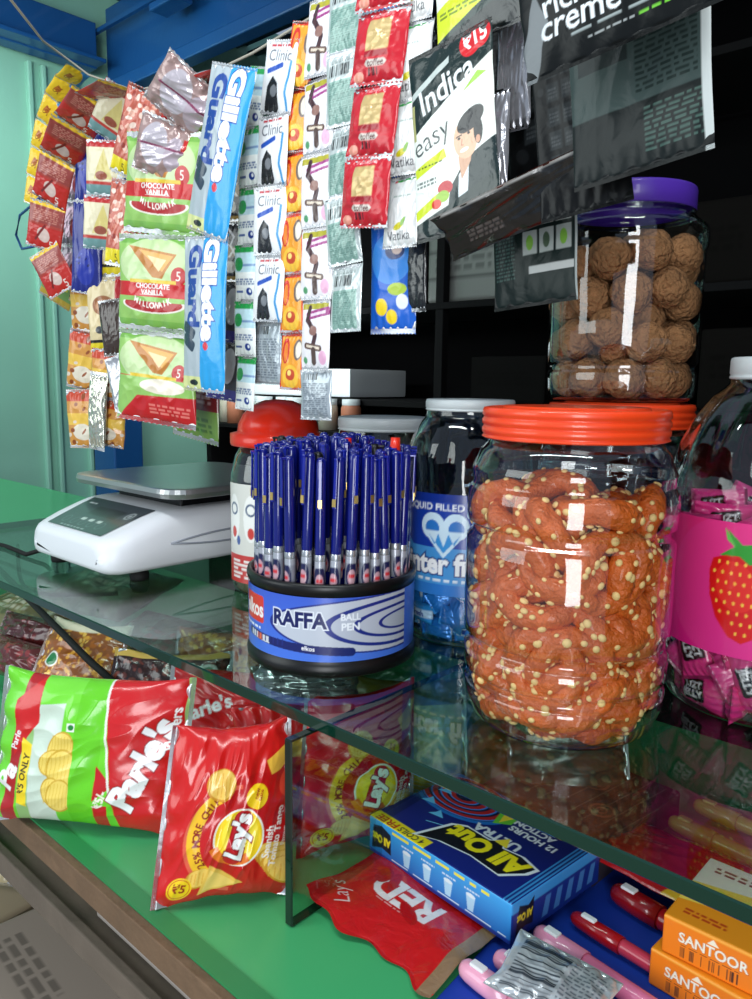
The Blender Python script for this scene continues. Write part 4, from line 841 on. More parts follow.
def art_hairlabel(w, h):
    a = art_blackback(w, h); a.rect(w * .5, h * .6, w, h * .98, (120, 122, 118)); 
    for i in range(3): a.rect(w * (.54 + i * .15), h * .66, w * (.66 + i * .15), h * .78, (110, 112, 80)); a.rect(w * (.54 + i * .15), h * .82, w * (.66 + i * .15), h * .94, (70, 74, 70))
    a.rect(w * .55, h * .48, w * .98, h * .54, (150, 150, 148)); return a

# wire and strings
wire_px = [((2, -8), .40), ((40, 40), .52), ((86, 74), .585), ((132, 90), .585), ((200, 76), .585), ((250, 52), .585), ((335, 0), .585), ((420, -60), .585), ((560, -170), .585)]
o = MB().tube([Vector(ony(x, y, yy)) + Vector((0, .004, .0)) for (x, y), yy in wire_px], .0016, M['greencap'], 6).build('hanging_wire')
tag(o, 'thin pale wire strung under the shutter box that carries the hanging sachets', 'wire')
b = MB(); b.tube([ony(x, y, .60) for x, y in ((42, 195), (32, 205), (20, 215), (16, 235), (22, 249), (36, 246))], .0022, M['blue'], 6); o = b.build('ribbon')
tag(o, 'thin blue curled ribbon dangling at the far left of the sachets', 'ribbon')

strip('sachet_strip', 'yellow and blue sachet strip curving down at the far left end of the wire', 'sachets', [(80, 70), (60, 88), (46, 125), (38, 160), (33, 205)], .036, 6, [art_yellow], .60, seed=1, yaw=30)
strip('sachet_strip', 'red-brown sachet strip with yellow bands arching over the left end of the wire', 'sachets', [(122, 86), (98, 96), (78, 118), (62, 150), (50, 190), (43, 250), (64, 292)], .058, 6, [art_redbrown], [.56, .56, .56, .57, .57, .57, .59], seed=2, yaw=28, th=.009)
strip('sachet_strip', 'mauve and silver sachet strip behind the red-brown one at the left', 'sachets', [(86, 110), (76, 150), (72, 200), (70, 290)], .046, 4, [art_mauve], .615, seed=3, yaw=30)
strip('sachet_strip', 'plain navy blue packet strip hanging near the left end', 'sachets', [(92, 105), (90, 200), (86, 294)], .052, 2, [art_navy], .60, seed=4, yaw=28, th=.012, seal=.04)
strip('sachet_strip', 'short green and yellow sachets at the bottom left below the red-brown strip', 'sachets', [(66, 262), (54, 302)], .06, 1, [art_greenyel], .62, seed=5, yaw=30)
strip('sachet_strip', 'small black sachet hanging beside the short green one at the left', 'sachets', [(76, 262), (73, 302)], .03, 1, [art_coffee], .625, seed=6)
strip('sachet_strip', 'cream and red sachet strip with silver edge right of the navy strip', 'sachets', [(124, 92), (108, 130), (106, 180), (104, 250)], .062, 3, [art_cream], .575, seed=7, yaw=28, th=.009)
strip('snack_pouch_strip', 'reddish candy pouch strip with yellow price panels and red edge', 'pouches', [(150, 92), (138, 130), (128, 190), (124, 268)], .064, 2, [art_pouch], .565, seed=8, yaw=28, th=.016, wr=1.4)
strip('snack_pouch_strip', 'long cream biscuit pouch strip hanging behind the green cone packs', 'pouches', [(106, 200), (108, 280), (112, 352)], .072, 2, [art_cookie], .62, seed=9, yaw=25, th=.014, wr=1.4)
strip('snack_pouch_strip', 'orange and white pouch strip hanging lowest at the left', 'pouches', [(88, 270), (88, 350), (82, 400), (86, 448)], .062, 3, [art_orangepk], .63, seed=10, yaw=28, th=.014, wr=1.4)
strip('snack_pouch_strip', 'orange pouch strip with silver end beside the green cone packs', 'pouches', [(110, 350), (108, 400), (106, 446)], .058, 2, [art_orangepk], .60, seed=11, yaw=28, th=.014, wr=1.6)
strip('foil_sachet', 'crumpled shiny silver foil sachet among the orange pouches', 'sachet', [(98, 372), (97, 450)], .034, 1, [lambda w, h: Art(w, h, 12, (225, 225, 205), .85)], .585, seed=12, yaw=20, th=.014, wr=2.2, m=M['foil'])
strip('foil_sachet', 'dark brown sachet with silver folded end left of the green cone packs', 'sachet', [(112, 300), (114, 345), (128, 408)], .042, 2, [lambda w, h: Art(w, h, 12, (190, 190, 196), .6), lambda w, h: Art(w, h, 12, (60, 44, 36))][::-1], .588, seed=13, yaw=25, th=.01, m=M['foil'])
strip('cone_snack_strip', 'strip of light green chocolate vanilla cone snack packs with red bands', 'snack packs', [(166, 132), (160, 230), (157, 330), (155, 424)], .135, 3, [art_cone, art_cone, art_cone_end], .56, seed=14, th=.020, wr=1.0, seal=.1, jit=3, sway=2, yaw=12)
strip('cone_snack_strip', 'dark red and green snack pack strip hanging low behind the razor cards', 'snack packs', [(198, 330), (194, 440)], .115, 1, [lambda w, h: Art(w, h, 8, (120, 160, 70)).rect(0, h * .3, w, h * .62, (120, 30, 34)).lines(w * .1, w * .9, h * .1, h * .25, 3, (80, 120, 50), 3).lines(w * .1, w * .9, h * .36, h * .5, 3, (190, 150, 150), 5)], .64, seed=15, th=.02)
strip('candy_pouch_strip', 'transparent greyish purple candy pouches bunched on the wire above the green cone packs', 'pouches', [(200, 78), (182, 100), (168, 135), (160, 180)], .085, 2, [art_purplepouch], .555, seed=16, yaw=20, th=.022, wr=2.0, m=M['foil'])
strip('candy_pouch_strip', 'red and yellow folded pouch lying over the wire left of the razor cards', 'pouches', [(226, 72), (196, 80), (158, 98)], .03, 2, [lambda w, h: Art(w, h, 8, (214, 40, 34)), lambda w, h: Art(w, h, 8, (226, 206, 40))], .565, seed=17, th=.006, yaw=35)
strip('razor_card_strip', 'strip of blue and silver razor blister cards hanging between sachet strips', 'razor cards', [(234, 66), (214, 150), (206, 235), (202, 315), (204, 392)], .078, 2, [art_razor], .545, seed=18, th=.012, seal=.04, jit=3, sway=1, draw=.03)
strip('sachet_strip', 'black and gold coffee sachet strip hanging right of the razor cards', 'sachets', [(240, 96), (234, 160), (231, 282)], .040, 3, [art_coffee], .600, seed=19, yaw=8)
strip('sachet_strip', 'yellow and dark grey sachet strip ending below the black coffee sachets', 'sachets', [(230, 282), (228, 330), (222, 400)], .044, 2, [art_yelgrey], .592, seed=20, yaw=30)
strip('sachet_strip', 'white sachet strip with bright green bands and blue seal', 'sachets', [(260, 66), (251, 120), (248, 240), (244, 410)], .038, 6, [art_green], .574, seed=21)
strip('sachet_strip', 'white shampoo sachet strip with a small black-haired figure on each sachet', 'sachets', [(285, 40), (275, 110), (271, 200), (267, 322)], .052, 4, [art_figure], .570, seed=22)
strip('sachet_strip', 'pale grey text side of a sachet hanging under the black-haired figure sachets', 'sachets', [(268, 322), (267, 384)], .052, 1, [art_backtext], .580, seed=23, m=M['foil'])
strip('sachet_strip', 'bright orange sachet strip with red borders', 'sachets', [(308, 22), (296, 90), (294, 200), (291, 390)], .040, 6, [art_orange], .572, seed=24)
strip('sachet_strip', 'white and mauve shampoo sachet strip left of the grey-green strip', 'sachets', [(324, -4), (318, 80), (317, 220), (315, 370)], .046, 5, [art_mauvewhite], .568, seed=25)
strip('sachet_strip', 'silver back of a sachet at the bottom of the mauve strip above the pens', 'sachets', [(316, 370), (316, 420)], .044, 1, [art_backtext], .570, seed=26, m=M['foil'])
strip('sachet_strip', 'long grey-green sachet strip showing its printed text side', 'sachets', [(346, -22), (344, 80), (342, 180), (346, 284), (345, 332)], .045, 5, [art_greyback], .566, seed=27, m=M['foil'], wr=1.5)
strip('sachet_strip', 'glossy red coffee sachet strip with tan panels', 'sachets', [(388, -70), (382, 10), (376, 80), (369, 155), (363, 228)], .061, 4, [art_red], .55, seed=28, th=.011, wr=1.3)
strip('sachet_strip', 'bright blue sachet strip with yellow flowers behind the white leaf sachets', 'sachets', [(400, -60), (396, 60), (398, 190), (393, 334)], .056, 3, [art_blue], .585, seed=29, th=.010, wr=1.3)
strip('sachet_strip', 'white sachet strip with small yellow-green leaves between red and black packs', 'sachets', [(420, -60), (413, 20), (407, 95), (403, 170), (399, 248)], .044, 4, [art_white], .558, seed=30, th=.009, wr=1.3, m=M['foil'])
strip('sachet_strip', 'narrow black sachet strip seen edge-on right of the white leaf sachets', 'sachets', [(432, -60), (424, 60), (420, 190), (416, 312)], .026, 4, [art_blackpk], .583, seed=31, m=M['foil'])

def hangpack(name, label, cat, cx_top, cx_bot, Y, w, art, th=.006, seed=0, yaw=0, m=None, wr=1.2, back=(18, 20, 20, 0), roll=0, lean=0, curl=0.0):
    """one packet hanging between a top and a bottom photo point on its plane"""
    a, b = Vector(ony(*cx_top, Y)), Vector(ony(*cx_bot, Y)); h = (a - b).length; me = packmesh(name, art(w * 100, h * 100), th, seed, m or M['foil'], wr=wr, back=back, seal=.05, draw=.008, curl=curl)
    o = link(name, me); up = (a - b).normalized() + Vector((0, math.sin(R(lean)), 0)); frame(o, b, (math.cos(R(yaw)), math.sin(R(yaw)), math.sin(R(roll))), up); return tag(o, label, cat)
hangpack('hair_colour_packet', 'dark green and white hair colour packet with a smiling man and red price spot', 'packet', (478, 28), (458, 233), .54, .088, art_indica, .007, 41, yaw=-2, roll=6, m=M['foil'])
hangpack('hair_colour_packet', 'hair colour packet at the top edge above the one with the smiling man', 'packet', (500, -110), (482, 38), .548, .092, art_indica_top, .007, 42, yaw=-2, roll=6)
hangpack('silver_sachet', 'silver sachet hanging right of the smiling man hair colour packet, upper of two', 'sachet', (508, 18), (512, 132), .57, .034, art_silver, .010, 43, wr=1.8)
hangpack('silver_sachet', 'silver sachet hanging right of the smiling man packet, lower of two', 'sachet', (507, 88), (494, 192), .552, .024, art_silver, .010, 44, wr=1.8)
hangpack('hair_colour_packet', 'black packet back with faint grid, hanging behind the silver sachets', 'packet', (545, -60), (524, 200), .60, .115, art_blackback, .007, 45, yaw=0, roll=3, m=M['mattefilm'])
hangpack('hair_colour_packet', 'black packet with pale shade chart hanging left of the large grey-backed packet', 'packet', (588, -60), (566, 190), .575, .105, art_hairlabel, .007, 46, yaw=-4, roll=6, m=M['mattefilm'])
hangpack('hair_colour_packet', 'black hair colour packet with large white lettering at the top right edge', 'packet', (630, -150), (618, 46), .47, .125, art_creme, .008, 47, yaw=2, roll=9, m=M['mattefilm'])
hangpack('hair_colour_packet', 'grey-green text side of a large packet hanging over the purple lid', 'packet', (650, -70), (640, 172), .52, .10, art_packback, .008, 48, yaw=-4, roll=6, m=M['mattefilm'])
hangpack('hair_colour_packet', 'dark packet corner hanging lowest in front of the purple-lidded jar', 'packet', (590, 20), (586, 212), .545, .070, art_blackback, .007, 49, yaw=6, roll=8, m=M['mattefilm'])
hangpack('hair_colour_packet', 'dark green packet back with a six-box instruction chart left of the purple lid', 'packet', (548, 150), (534, 306), .60, .085, art_grid, .007, 50, yaw=-4, roll=4, m=M['mattefilm'])
# creased lower flap below the black packets
a = Art(14.5, 4.0, 12, (20, 19, 19)); a.rect(0, 3.7, 14.5, 4.0, (150, 148, 144)); a.ell(8, 2, 2.2, 1.0, (10, 10, 10)); a.lines(2, 5, 1, 2, 3, (80, 74, 72), 4)
o = link('hair_colour_packet', packmesh('hair_colour_packet', a, .008, 51, M['foil'], seal=.05, wr=1.8, back=(20, 20, 20, 0))); frame(o, ony(535, 226, .55), Vector(ony(600, 166, .56)) - Vector(ony(446, 236, .53)), (0, -.55, .8))
tag(o, 'creased dark packet with silver fold hanging slanted below the black packets', 'packet')
# ---------------------------------------------------------------- goods on the green shelf below the glass
SZ = -.175
def px2(x, y, z=SZ): p = onz(x, y, z); return (p[0], p[1], z)
def art_lays(w=12, h=15.5, res=15, seed=0):
    a = Art(w, h, res, (206, 28, 26)); cx = lambda x: (x - 152) / 140 * w; cy = lambda y: (912 - y) / 178 * h
    a.ell(cx(250), cy(850), 5.6, 6.2, (190, 20, 22), op=.7); a.ring(cx(236), cy(845), 4.6, 5.0, (226, 96, 70), 90, 260)
    lx, ly = cx(234), cy(842)
    a.ring(lx + .6, ly, 4.0, 5.15, (244, 190, 40), 112, 232); a.arctext('25% MORE CHIPS', lx + .6, ly, 4.3, 214, 118, .88, (140, 24, 20), .03)
    def chip(x, y, rx, ry, rot):
        a.ell(x, y, rx, ry, (214, 150, 44), rot); a.ell(x + .05, y + .06, rx * .9, ry * .9, (244, 200, 96), rot)
        for k in range(-3, 4): a.line([(x + k * rx * .26, y - ry * .7 * (1 - abs(k) / 5)), (x + k * rx * .26 + .1, y + ry * .7 * (1 - abs(k) / 5))], .09, (226, 168, 62))
    chip(cx(213), cy(786), 1.35, 1.45, 0); chip(cx(196), cy(882), 1.2, .9, 30); a.poly([(cx(196), cy(902)), (cx(206), cy(868)), (cx(240), cy(892))], (240, 190, 84)); a.poly([(cx(200), cy(899)), (cx(207), cy(874)), (cx(234), cy(892))], (250, 208, 110))
    for k in range(4): chip(cx(272 + k * 4), cy(866 + k * 6), 2.0, 1.1, -20)
    a.poly([(cx(262), cy(768)), (cx(292), cy(758)), (cx(286), cy(784)), (cx(268), cy(784))], (246, 190, 70)); a.ell(cx(290), cy(800), 1.7, 1.7, (196, 34, 30)); a.ell(cx(291), cy(799), 1.2, 1.2, (224, 70, 50))
    a.ell(lx, ly, 2.25, 2.6, (250, 246, 236)); a.ell(lx, ly, 2.1, 2.45, (250, 208, 28)); a.ell(lx + .1, ly + .3, 1.6, 1.9, (252, 222, 60)); a.ring(lx - .2, ly, 1.7, 2.5, (236, 120, 30), 200, 300)
    a.rrect(lx - .1, ly, 4.9, 1.6, (196, 22, 34), 76, .7); a.text("Lay's", lx, ly, 2.1, (255, 255, 255), 76, 1.0, .05, .15, out=(150, 12, 24), ow=.05)
    a.ell(cx(178), cy(892), 1.05, 1.05, (250, 210, 30)); a.ring(cx(178), cy(892), .85, .92, (200, 40, 30)); a.text('₹5', cx(178), cy(892), 1.1, (150, 30, 20), -12, 1, .03)
    a.ell(cx(252), cy(802), 1.0, 1.15, (250, 206, 30)); a.text('new', cx(252), cy(799), .6, (170, 30, 20), 78, 1, .02); a.text('taste', cx(256), cy(801), .5, (170, 30, 20), 78, 1, .02)
    a.text('Spanish', cx(265), cy(852), .95, (250, 240, 232), 80, 1, .02); a.text('Tomato Tango', cx(274), cy(848), .85, (250, 240, 232), 80, 1, .02); a.text('flavour', cx(282), cy(850), .6, (250, 240, 232), 80)
    a.rect(0, 0, .5, h, (196, 20, 26)); return a
la = art_lays()
def taper(k, sh=0.0):
    def f(P):
        P = P.copy(); z = P[..., 2]; H = z.max(); t = z / H; P[..., 0] = P[..., 0] * (1 - k * t) + sh * t; return P
    return f
def bag(name, label, cat, art, BL, BR, lean, th, seed, group=None, wr=1.1, back=(200, 202, 206, .6), warp=None, axis='x', seal=.07, zig=.0, m=None):
    o = link(name, packmesh(name, art, th, seed, m or M['print'], axis=axis, seal=seal, back=back, warp=warp, wr=wr, draw=.05, zig=zig)); stand(o, BL, BR, lean)
    dz = SZ - min((o.matrix_basis @ v.co).z for v in o.data.vertices); o.location.z += dz + .0005; return tag(o, label, cat, group)
bag('chip_bag', 'red chip bag with yellow round logo leaning in front of the glass divider', 'chip bag', la, px2(152, 912), px2(290, 895), 10, .048, 61, warp=taper(.16, .012))
bag('chip_bag', 'second red chip bag seen through the glass divider beside the blue coil box', 'chip bag', art_lays(seed=1), (-.502, .452, SZ), (-.455, .553, SZ), 6, .045, 63, warp=taper(.05, .01))
a = Art(11, 14, 6, (196, 30, 28)); a.rect(0, 0, 11, 1, (160, 20, 20)); a.poly([(4, 10), (8, 11.5), (10, 9.5), (5, 9)], (240, 186, 80))
bag('chip_bag', 'red chip bag with open silver top behind the front red chip bag', 'chip bag', a, (-.56, .42, SZ), (-.50, .51, SZ), 6, .04, 64, axis='y', seal=.05, back=(205, 208, 212, .7))
a = Art(11, 5, 8, (196, 198, 204), .75); a.lines(1, 10, 1, 4, 6, (170, 172, 178), 3, .3)
o = link('foil_bag_end', packmesh('foil_bag_end', a, .02, 65, M['foil'], seal=.08, wr=2.2, back=(200, 202, 206, .7))); stand(o, (-.585, .465, -.062), (-.52, .55, -.062), 8); o.location.z = -.062
tag(o, 'crumpled silver foil bag end sticking up behind the front red chip bag', 'foil')
def art_wafers(w=20, h=15.5, res=13):
    a = Art(w, h, res, (112, 214, 46)); X = lambda x: x / 205 * w; Y = lambda y: (836 - y) / 166 * h
    a.rect(X(42), 0, X(82), h, (205, 222, 205)); a.rect(X(36), 0, X(50), Y(690), (150, 196, 120)); a.poly([(X(50), Y(700)), (X(118), Y(690)), (X(118), h), (X(50), h)], (120, 220, 60))
    a.poly([(X(14), Y(836)), (X(34), h), (X(52), h), (X(54), Y(700)), (X(36), Y(760)), (X(32), Y(836))], (176, 30, 34)); a.poly([(X(24), Y(700)), (X(52), Y(670)), (X(54), Y(720)), (X(28), Y(760))], (206, 30, 30))
    a.text('Pa', X(22), Y(785), 2.6, (245, 245, 245), 72, 1.1, .04, .2); a.text('Parle', X(30), Y(742), 1.0, (245, 245, 245), 78, 1, .02)
    a.poly([(X(36), Y(812)), (X(48), Y(816)), (X(50), Y(745)), (X(38), Y(738))], (246, 216, 40)); a.text('₹5 ONLY', X(43), Y(778), 1.05, (60, 50, 20), 84, 1, .03)
    for (cx, cy, rx, ry, rot) in ((82, 745, 1.35, 1.9, -20), (76, 762, 1.6, 1.4, 20), (86, 768, 1.7, 2.1, 0), (78, 796, 1.2, 1.7, 20), (86, 798, 1.5, 1.8, -10)):
        x, y = X(cx), Y(cy); a.ell(x, y, rx, ry, (206, 166, 50), rot); a.ell(x, y, rx * .9, ry * .9, (240, 212, 104), rot)
        for k in range(-3, 4): a.line([(x + k * rx * .25, y - ry * .7), (x + k * rx * .25 + .15, y + ry * .7)], .08, (222, 188, 74))
    a.rrect(X(92), Y(720), .9, .9, (240, 244, 236)); a.ell(X(92), Y(720), .3, .3, (30, 130, 50))
    a.rect(X(96), 0, X(124), h, (104, 206, 34))
    a.poly([(X(122), h), (X(128), Y(715)), (X(140), Y(800)), (X(146), 0), (X(200), 0), (X(200), h)], (204, 26, 30)); a.poly([(X(121), Y(800)), (X(122), Y(760)), (X(140), Y(782))], (196, 26, 32)); a.rect(X(122), 0, X(136), Y(805), (196, 26, 32)); a.text('₹5/-', X(129), Y(798), 1.15, (250, 240, 225), 76, 1, .04)
    a.line([(X(122), h), (X(127), Y(720)), (X(137), Y(790))], .22, (240, 240, 230))
    a.text("Parle's", X(165), Y(762), 3.5, (250, 250, 250), 68, 1.05, .05, .2, out=(150, 16, 22), ow=.03); a.text('Wafers', X(190), Y(722), 1.3, (248, 248, 244), 84, 1.1, .02); a.rect(X(198), 0, w, h, (170, 206, 130)); a.rect(X(200), 0, w, Y(720), (220, 200, 60)); return a
bag('wafer_bag', 'large green and red wafer bag with white script name and yellow wafers at the left', 'wafer bag', art_wafers(), px2(-8, 822), px2(176, 838), 10, .052, 66, warp=taper(.0, .012), axis='x', seal=.05)
a = Art(20, 12, 8, (206, 26, 28)); a.poly([(10, 12), (12, 5), (16, 0), (20, 0), (20, 12)], (128, 214, 60)); a.rrect(13.5, 8.5, 4.4, 2.4, (190, 196, 190), 50, .2); a.rrect(13.5, 8.5, 3.8, 1.8, (110, 200, 70), 50, .2); a.text("Parle's", 5, 7, 2.4, (245, 245, 245), 20, 1, .03)
bag('wafer_bag', 'second red and green wafer bag lying behind the large green one', 'wafer bag', a, (-.735, .46, SZ), (-.60, .58, SZ), 28, .045, 67, seal=.05)
# savoury packets behind
def art_sev(w, h, cols, bgc):
    a = Art(w, h, 9, bgc); a.speckle(w * .04, h * .05, w * .96, h * .95, 260, cols, .34, 5); return a
sev = [(226, 160, 50), (246, 196, 90), (180, 100, 30), (236, 170, 60), (200, 130, 40)]; chana = [(80, 30, 26), (110, 46, 36), (60, 22, 20), (130, 60, 46)]
a = art_sev(13, 15, sev, (150, 84, 30)); a.ell(3.4, 9, 1.1, 1.1, (240, 240, 232)); a.ell(3.4, 9, .9, .9, (24, 120, 60)); a.rect(0, 13.5, 13, 15, (236, 226, 196))
bag('savoury_packet', 'clear packet of yellow crunchy noodles with green dot at the far left edge', 'savoury packet', a, (-.985, .385, SZ), (-.86, .44, SZ), 35, .035, 68, m=M['foil'])
a = art_sev(15, 13, chana, (52, 22, 20)); a.rrect(8, 7.6, .9, .9, (230, 220, 215)); a.rrect(8, 7.6, .5, .5, (90, 30, 30)); a.ring(12.2, 10.2, .8, 1.2, (238, 238, 230)); a.ell(12.2, 10.2, .8, .8, (24, 120, 60)); a.ell(8.6, 5.0, 1.5, 1.0, (196, 40, 40)); a.ell(4.2, 4.6, 1.0, 1.8, (50, 60, 140)); a.rect(0, 12, 15, 13, (230, 186, 90))
bag('savoury_packet', 'packet of dark brown roasted chickpeas above the large green wafer bag', 'savoury packet', a, (-.83, .42, SZ), (-.71, .52, SZ), 32, .035, 69, m=M['foil'])
a = art_sev(12, 12, sev, (160, 90, 34)); bag('savoury_packet', 'clear packet of yellow crunchy noodles behind the chickpea packet', 'savoury packet', a, (-.87, .53, SZ), (-.75, .62, SZ), 20, .04, 70, m=M['foil'])
a = Art(12, 8, 8, (206, 208, 212), .7); bag('foil_packet', 'crumpled silver foil packet gleaming behind the noodle and chickpea packets', 'foil packet', a, (-.88, .60, SZ), (-.76, .66, SZ), 5, .03, 71, axis='y', m=M['foil'], wr=2.4, warp=lambda P: P + np.array([0, 0, .05]))
for i, (bl, br, col, lb) in enumerate((((-1.12, .40), (-.96, .44), (90, 28, 26), 'shiny maroon wrapped roll lying behind the noodle packets at left'), ((-1.16, .43), (-1.0, .48), (74, 24, 24), 'second dark maroon wrapped roll behind the first one'))):
    a = Art(17, 5.5, 6, col); a.speckle(0, 0, 17, 5.5, 20, [tuple(int(c * 1.5) for c in col)], .5, i)
    o = link('wrapped_roll', packmesh('wrapped_roll', a, .045, 72 + i, M['foil'], axis='x', seal=.04, wr=1.2, back=col + (0,))); frame(o, (bl[0] + .08, bl[1] + .03, SZ + .030 + i * .022), Vector((br[0] - bl[0], br[1] - bl[1], 0)), (-.2, .4, .8)); tag(o, lb, 'roll')
ol = [(118, 112, 74), (136, 130, 92), (104, 108, 78), (96, 88, 66)]
for i in range(4):
    a = Art(20, 14, 5, ol[i]); a.speckle(0, 0, 20, 14, 60, [tuple(int(c * 1.25) for c in ol[i]), tuple(int(c * .8) for c in ol[i])], .9, i); a.lines(6, 14, 5, 9, 3, (150, 60, 50) if i % 2 else (190, 186, 160), i)
    o = link('polythene_packet', packmesh('polythene_packet', a, .045, 75 + i, M['foil'], wr=1.4)); X_, Y_, Z_ = ((-1.22, .50, .05), (-1.02, .50, .03), (-1.13, .60, .085), (-.93, .57, .045))[i]
    frame(o, (X_, Y_ - .05, SZ + Z_), (.97, .2, 0), (-.1, 1, .28)); tag(o, ['dull olive polythene packet under the glass left of the scale', 'pale olive polythene packet lying under the scale', 'grey-green polythene packet beneath the scale, topmost of the olive pile', 'brownish polythene packet deepest under the glass at left'][i], 'packet')
# loose clear polythene bundle under the glass
a = Art(22, 15, 4, (206, 208, 210), .1)
for i, (c_, s_) in enumerate((((-.765, .70), 80), ((-.565, .735), 81))):
    me = packmesh('polythene_bundle', a, .06, s_, M['poly'], seal=.05, wr=2.2, back=(220, 220, 220)); o = link('polythene_bundle', me); stand(o, (c_[0] - .1, c_[1] - .05, SZ), (c_[0] + .08, c_[1] + .06, SZ), 12); o.location.z = SZ + .003
    tag(o, ['crinkled clear polythene bundle under the glass behind the wafer bags', 'crinkled clear polythene bundle under the pen display'][i], 'polythene')
for i, (c_, col, lb) in enumerate((((-.66, .60), (150, 40, 48), 'dim red and black snack packet under the glass below the pen display'), ((-.50, .60), (206, 196, 60), 'yellow and red snack packet under the glass between pens and divider'), ((-.36, .70), (60, 64, 56), 'dark packet under the glass below the snack ring jar'))):
    a = Art(13, 13, 6, col); a.lines(2, 11, 7, 9, 2, (230, 226, 214), i); a.rect(0, 10, 13, 13, tuple(int(v * .6) for v in col))
    bag('snack_packet', lb, 'snack packet', a, (c_[0] - .05, c_[1] - .04, SZ), (c_[0] + .05, c_[1] + .05, SZ), 25, .04, 84 + i)

# mosquito coil boxes
def coil_top(w=16.8, h=12.4, res=17, kills=False):
    if kills:
        a = Art(w, h, 11, (66, 58, 62)); a.rect(0, 0, w, h * .22, (36, 34, 40)); a.text('KILLS', w * .76, h * .12, 1.7, (210, 205, 205), 180, 1.1, .03); a.text('MOSQUITOES', w * .45, h * .10, .8, (170, 165, 165), 180, 1.1, .02)
        for i in range(9): a.line([(w * .04 + i * 1.7, h * .3), (w * .12 + i * 1.7, h * .96)], .12, (130, 112, 104))
        for x, y in ((.25, .5), (.55, .7), (.75, .45)): a.ring(w * x, h * y, 1.0, 1.3, (150, 90, 80)); a.ring(w * x, h * y, .4, .6, (150, 90, 80))
        return a
    a = Art(w, h, res, (20, 34, 120)); a.grad((18, 34, 128), (14, 26, 96), 'y')
    cx, cy = w * .22, h * .74; a.ell(cx, cy, 5.6, 3.7, (30, 110, 196)); a.ell(cx, cy, 5.0, 3.3, (16, 22, 60))
    for k in range(4): a.ring(cx, cy, 1.0 + k * 1.05, 1.55 + k * 1.05, (176, 34, 40), asp=.66); a.ring(cx, cy, 1.55 + k * 1.05, 1.75 + k * 1.05, (60, 130, 220), asp=.66)
    a.poly([(w * .42, h * .96), (w * .5, h * .62), (w * .58, h * .7), (w * .56, h * .98)], (110, 200, 60)); a.poly([(w * .46, h * .9), (w * .52, h * .66), (w * .56, h * .8)], (246, 220, 60))
    for x, y in ((.07, .46), (.2, .36), (.06, .66), (.34, .3)): a.poly([(w * x, h * y), (w * x + 1.6, h * y + .3), (w * x + .5, h * y + 1.2), (w * x + .4, h * y + .6)], (100, 190, 240))
    a.rect(0, 0, w * .42, h * .105, (246, 222, 30)); a.text('4 COILS', w * .30, h * .052, 1.0, (30, 34, 60), 180, .85, .02); a.text('FREE', w * .12, h * .052, 1.15, (200, 50, 30), 180, 1.1, .03)
    a.line([(w * .25, h * .27), (w * .5, h * .40)], .10, (120, 200, 240))
    lx, ly = w * .62, h * .34
    S1 = [(4.9, -.3), (5.2, .9), (3.2, 1.5), (1.2, 1.2), (.6, 2.3), (-.4, 1.3), (-3.2, 1.4), (-4.4, .6), (-5.6, -3.4), (-3.4, -2.4), (0, -1.9), (3.4, -2.2)]
    a.poly([(lx + x, ly + y) for x, y in S1], (232, 238, 245)); a.poly([(lx + x * .93, ly + y * .90 - .05) for x, y in S1], (12, 14, 26))
    a.text('All Out', lx + .3, ly - .05, 2.9, (252, 232, 30), 180, .92, .05, .1); a.text('ULTRA', lx - .3, ly + 2.1, 1.5, (225, 232, 240), 180, 1.1, .04); a.poly([(lx + 1.4, ly + 1.3), (lx + .7, ly + 2.7), (lx - .1, ly + 1.4)], (250, 226, 60))
    a.text('12 HOURS', w * .74, h * .68, 1.1, (235, 240, 245), 180, 1, .04); a.text('ACTION', w * .70, h * .77, 1.1, (235, 240, 245), 180, 1, .04); a.ell(w * .78, h * .90, 1.7, 1.1, (210, 216, 220)); a.ell(w * .78, h * .92, 1.2, .7, (160, 170, 176)); a.poly([(w * .78, h * .92), (w * .8, h), (w * .76, h)], (70, 80, 90))
    for i in range(3): a.rect(w * (.94 + i * .02), 0, w * (.95 + i * .02), h, (60, 150, 220)); 
    return a
ft = Art(16.8, 3.6, 15, (34, 132, 214)); ft.grad((24, 100, 190), (60, 165, 232), 'y'); ft.rect(0, 0, 16.8, .5, (20, 50, 140)); ft.poly([(.5, .6), (.7, 2.9), (1.8, 3.2), (3.0, 2.8), (3.1, .9), (1.8, 1.1)], (12, 14, 40)); ft.text('All Out', 1.8, 1.9, 1.0, (250, 226, 40), 180, .75, .05)
for i in range(4):
    x = 4.6 + i * 2.5; ft.poly([(x, 2.1), (x + 1.0, 2.1), (x + .8, .8), (x + .2, .8)], (180, 220, 246)); ft.ell(x + .5, 2.1, .5, .18, (230, 242, 250)); ft.lines(x - .2, x + 1.4, 2.45, 2.7, 1, (225, 238, 250), i)
ft.lines(3.2, 14.5, 3.0, 3.3, 1, (240, 226, 80), 6, .9); ft.lines(3.2, 16.3, .55, .7, 1, (225, 238, 250), 5)
rt = Art(12.4, 3.6, 13, (22, 50, 140)); rt.rect(0, 2.6, 12.4, 3.6, (60, 150, 220)); rt.poly([(.6, .5), (1.0, 3.0), (2.2, 2.6), (2.9, 3.1), (2.8, .8), (1.8, 1.0)], (14, 16, 30)); rt.text('All Out', 1.75, 1.9, .85, (250, 226, 40), 180, .75, .05)
for i in range(5): rt.poly([(4 + i * 1.6, .6), (4.8 + i * 1.6, .6), (5.2 + i * 1.6, 2.3), (4.5 + i * 1.6, 2.3)], (70, 130, 200))
o = link('coil_box', boxpack('coil_box', .168, .124, .036, coil_top(), ft, rt, (20, 40, 130))); tag(o, 'dark blue mosquito coil box with yellow lettering resting on the red wrapper', 'box')
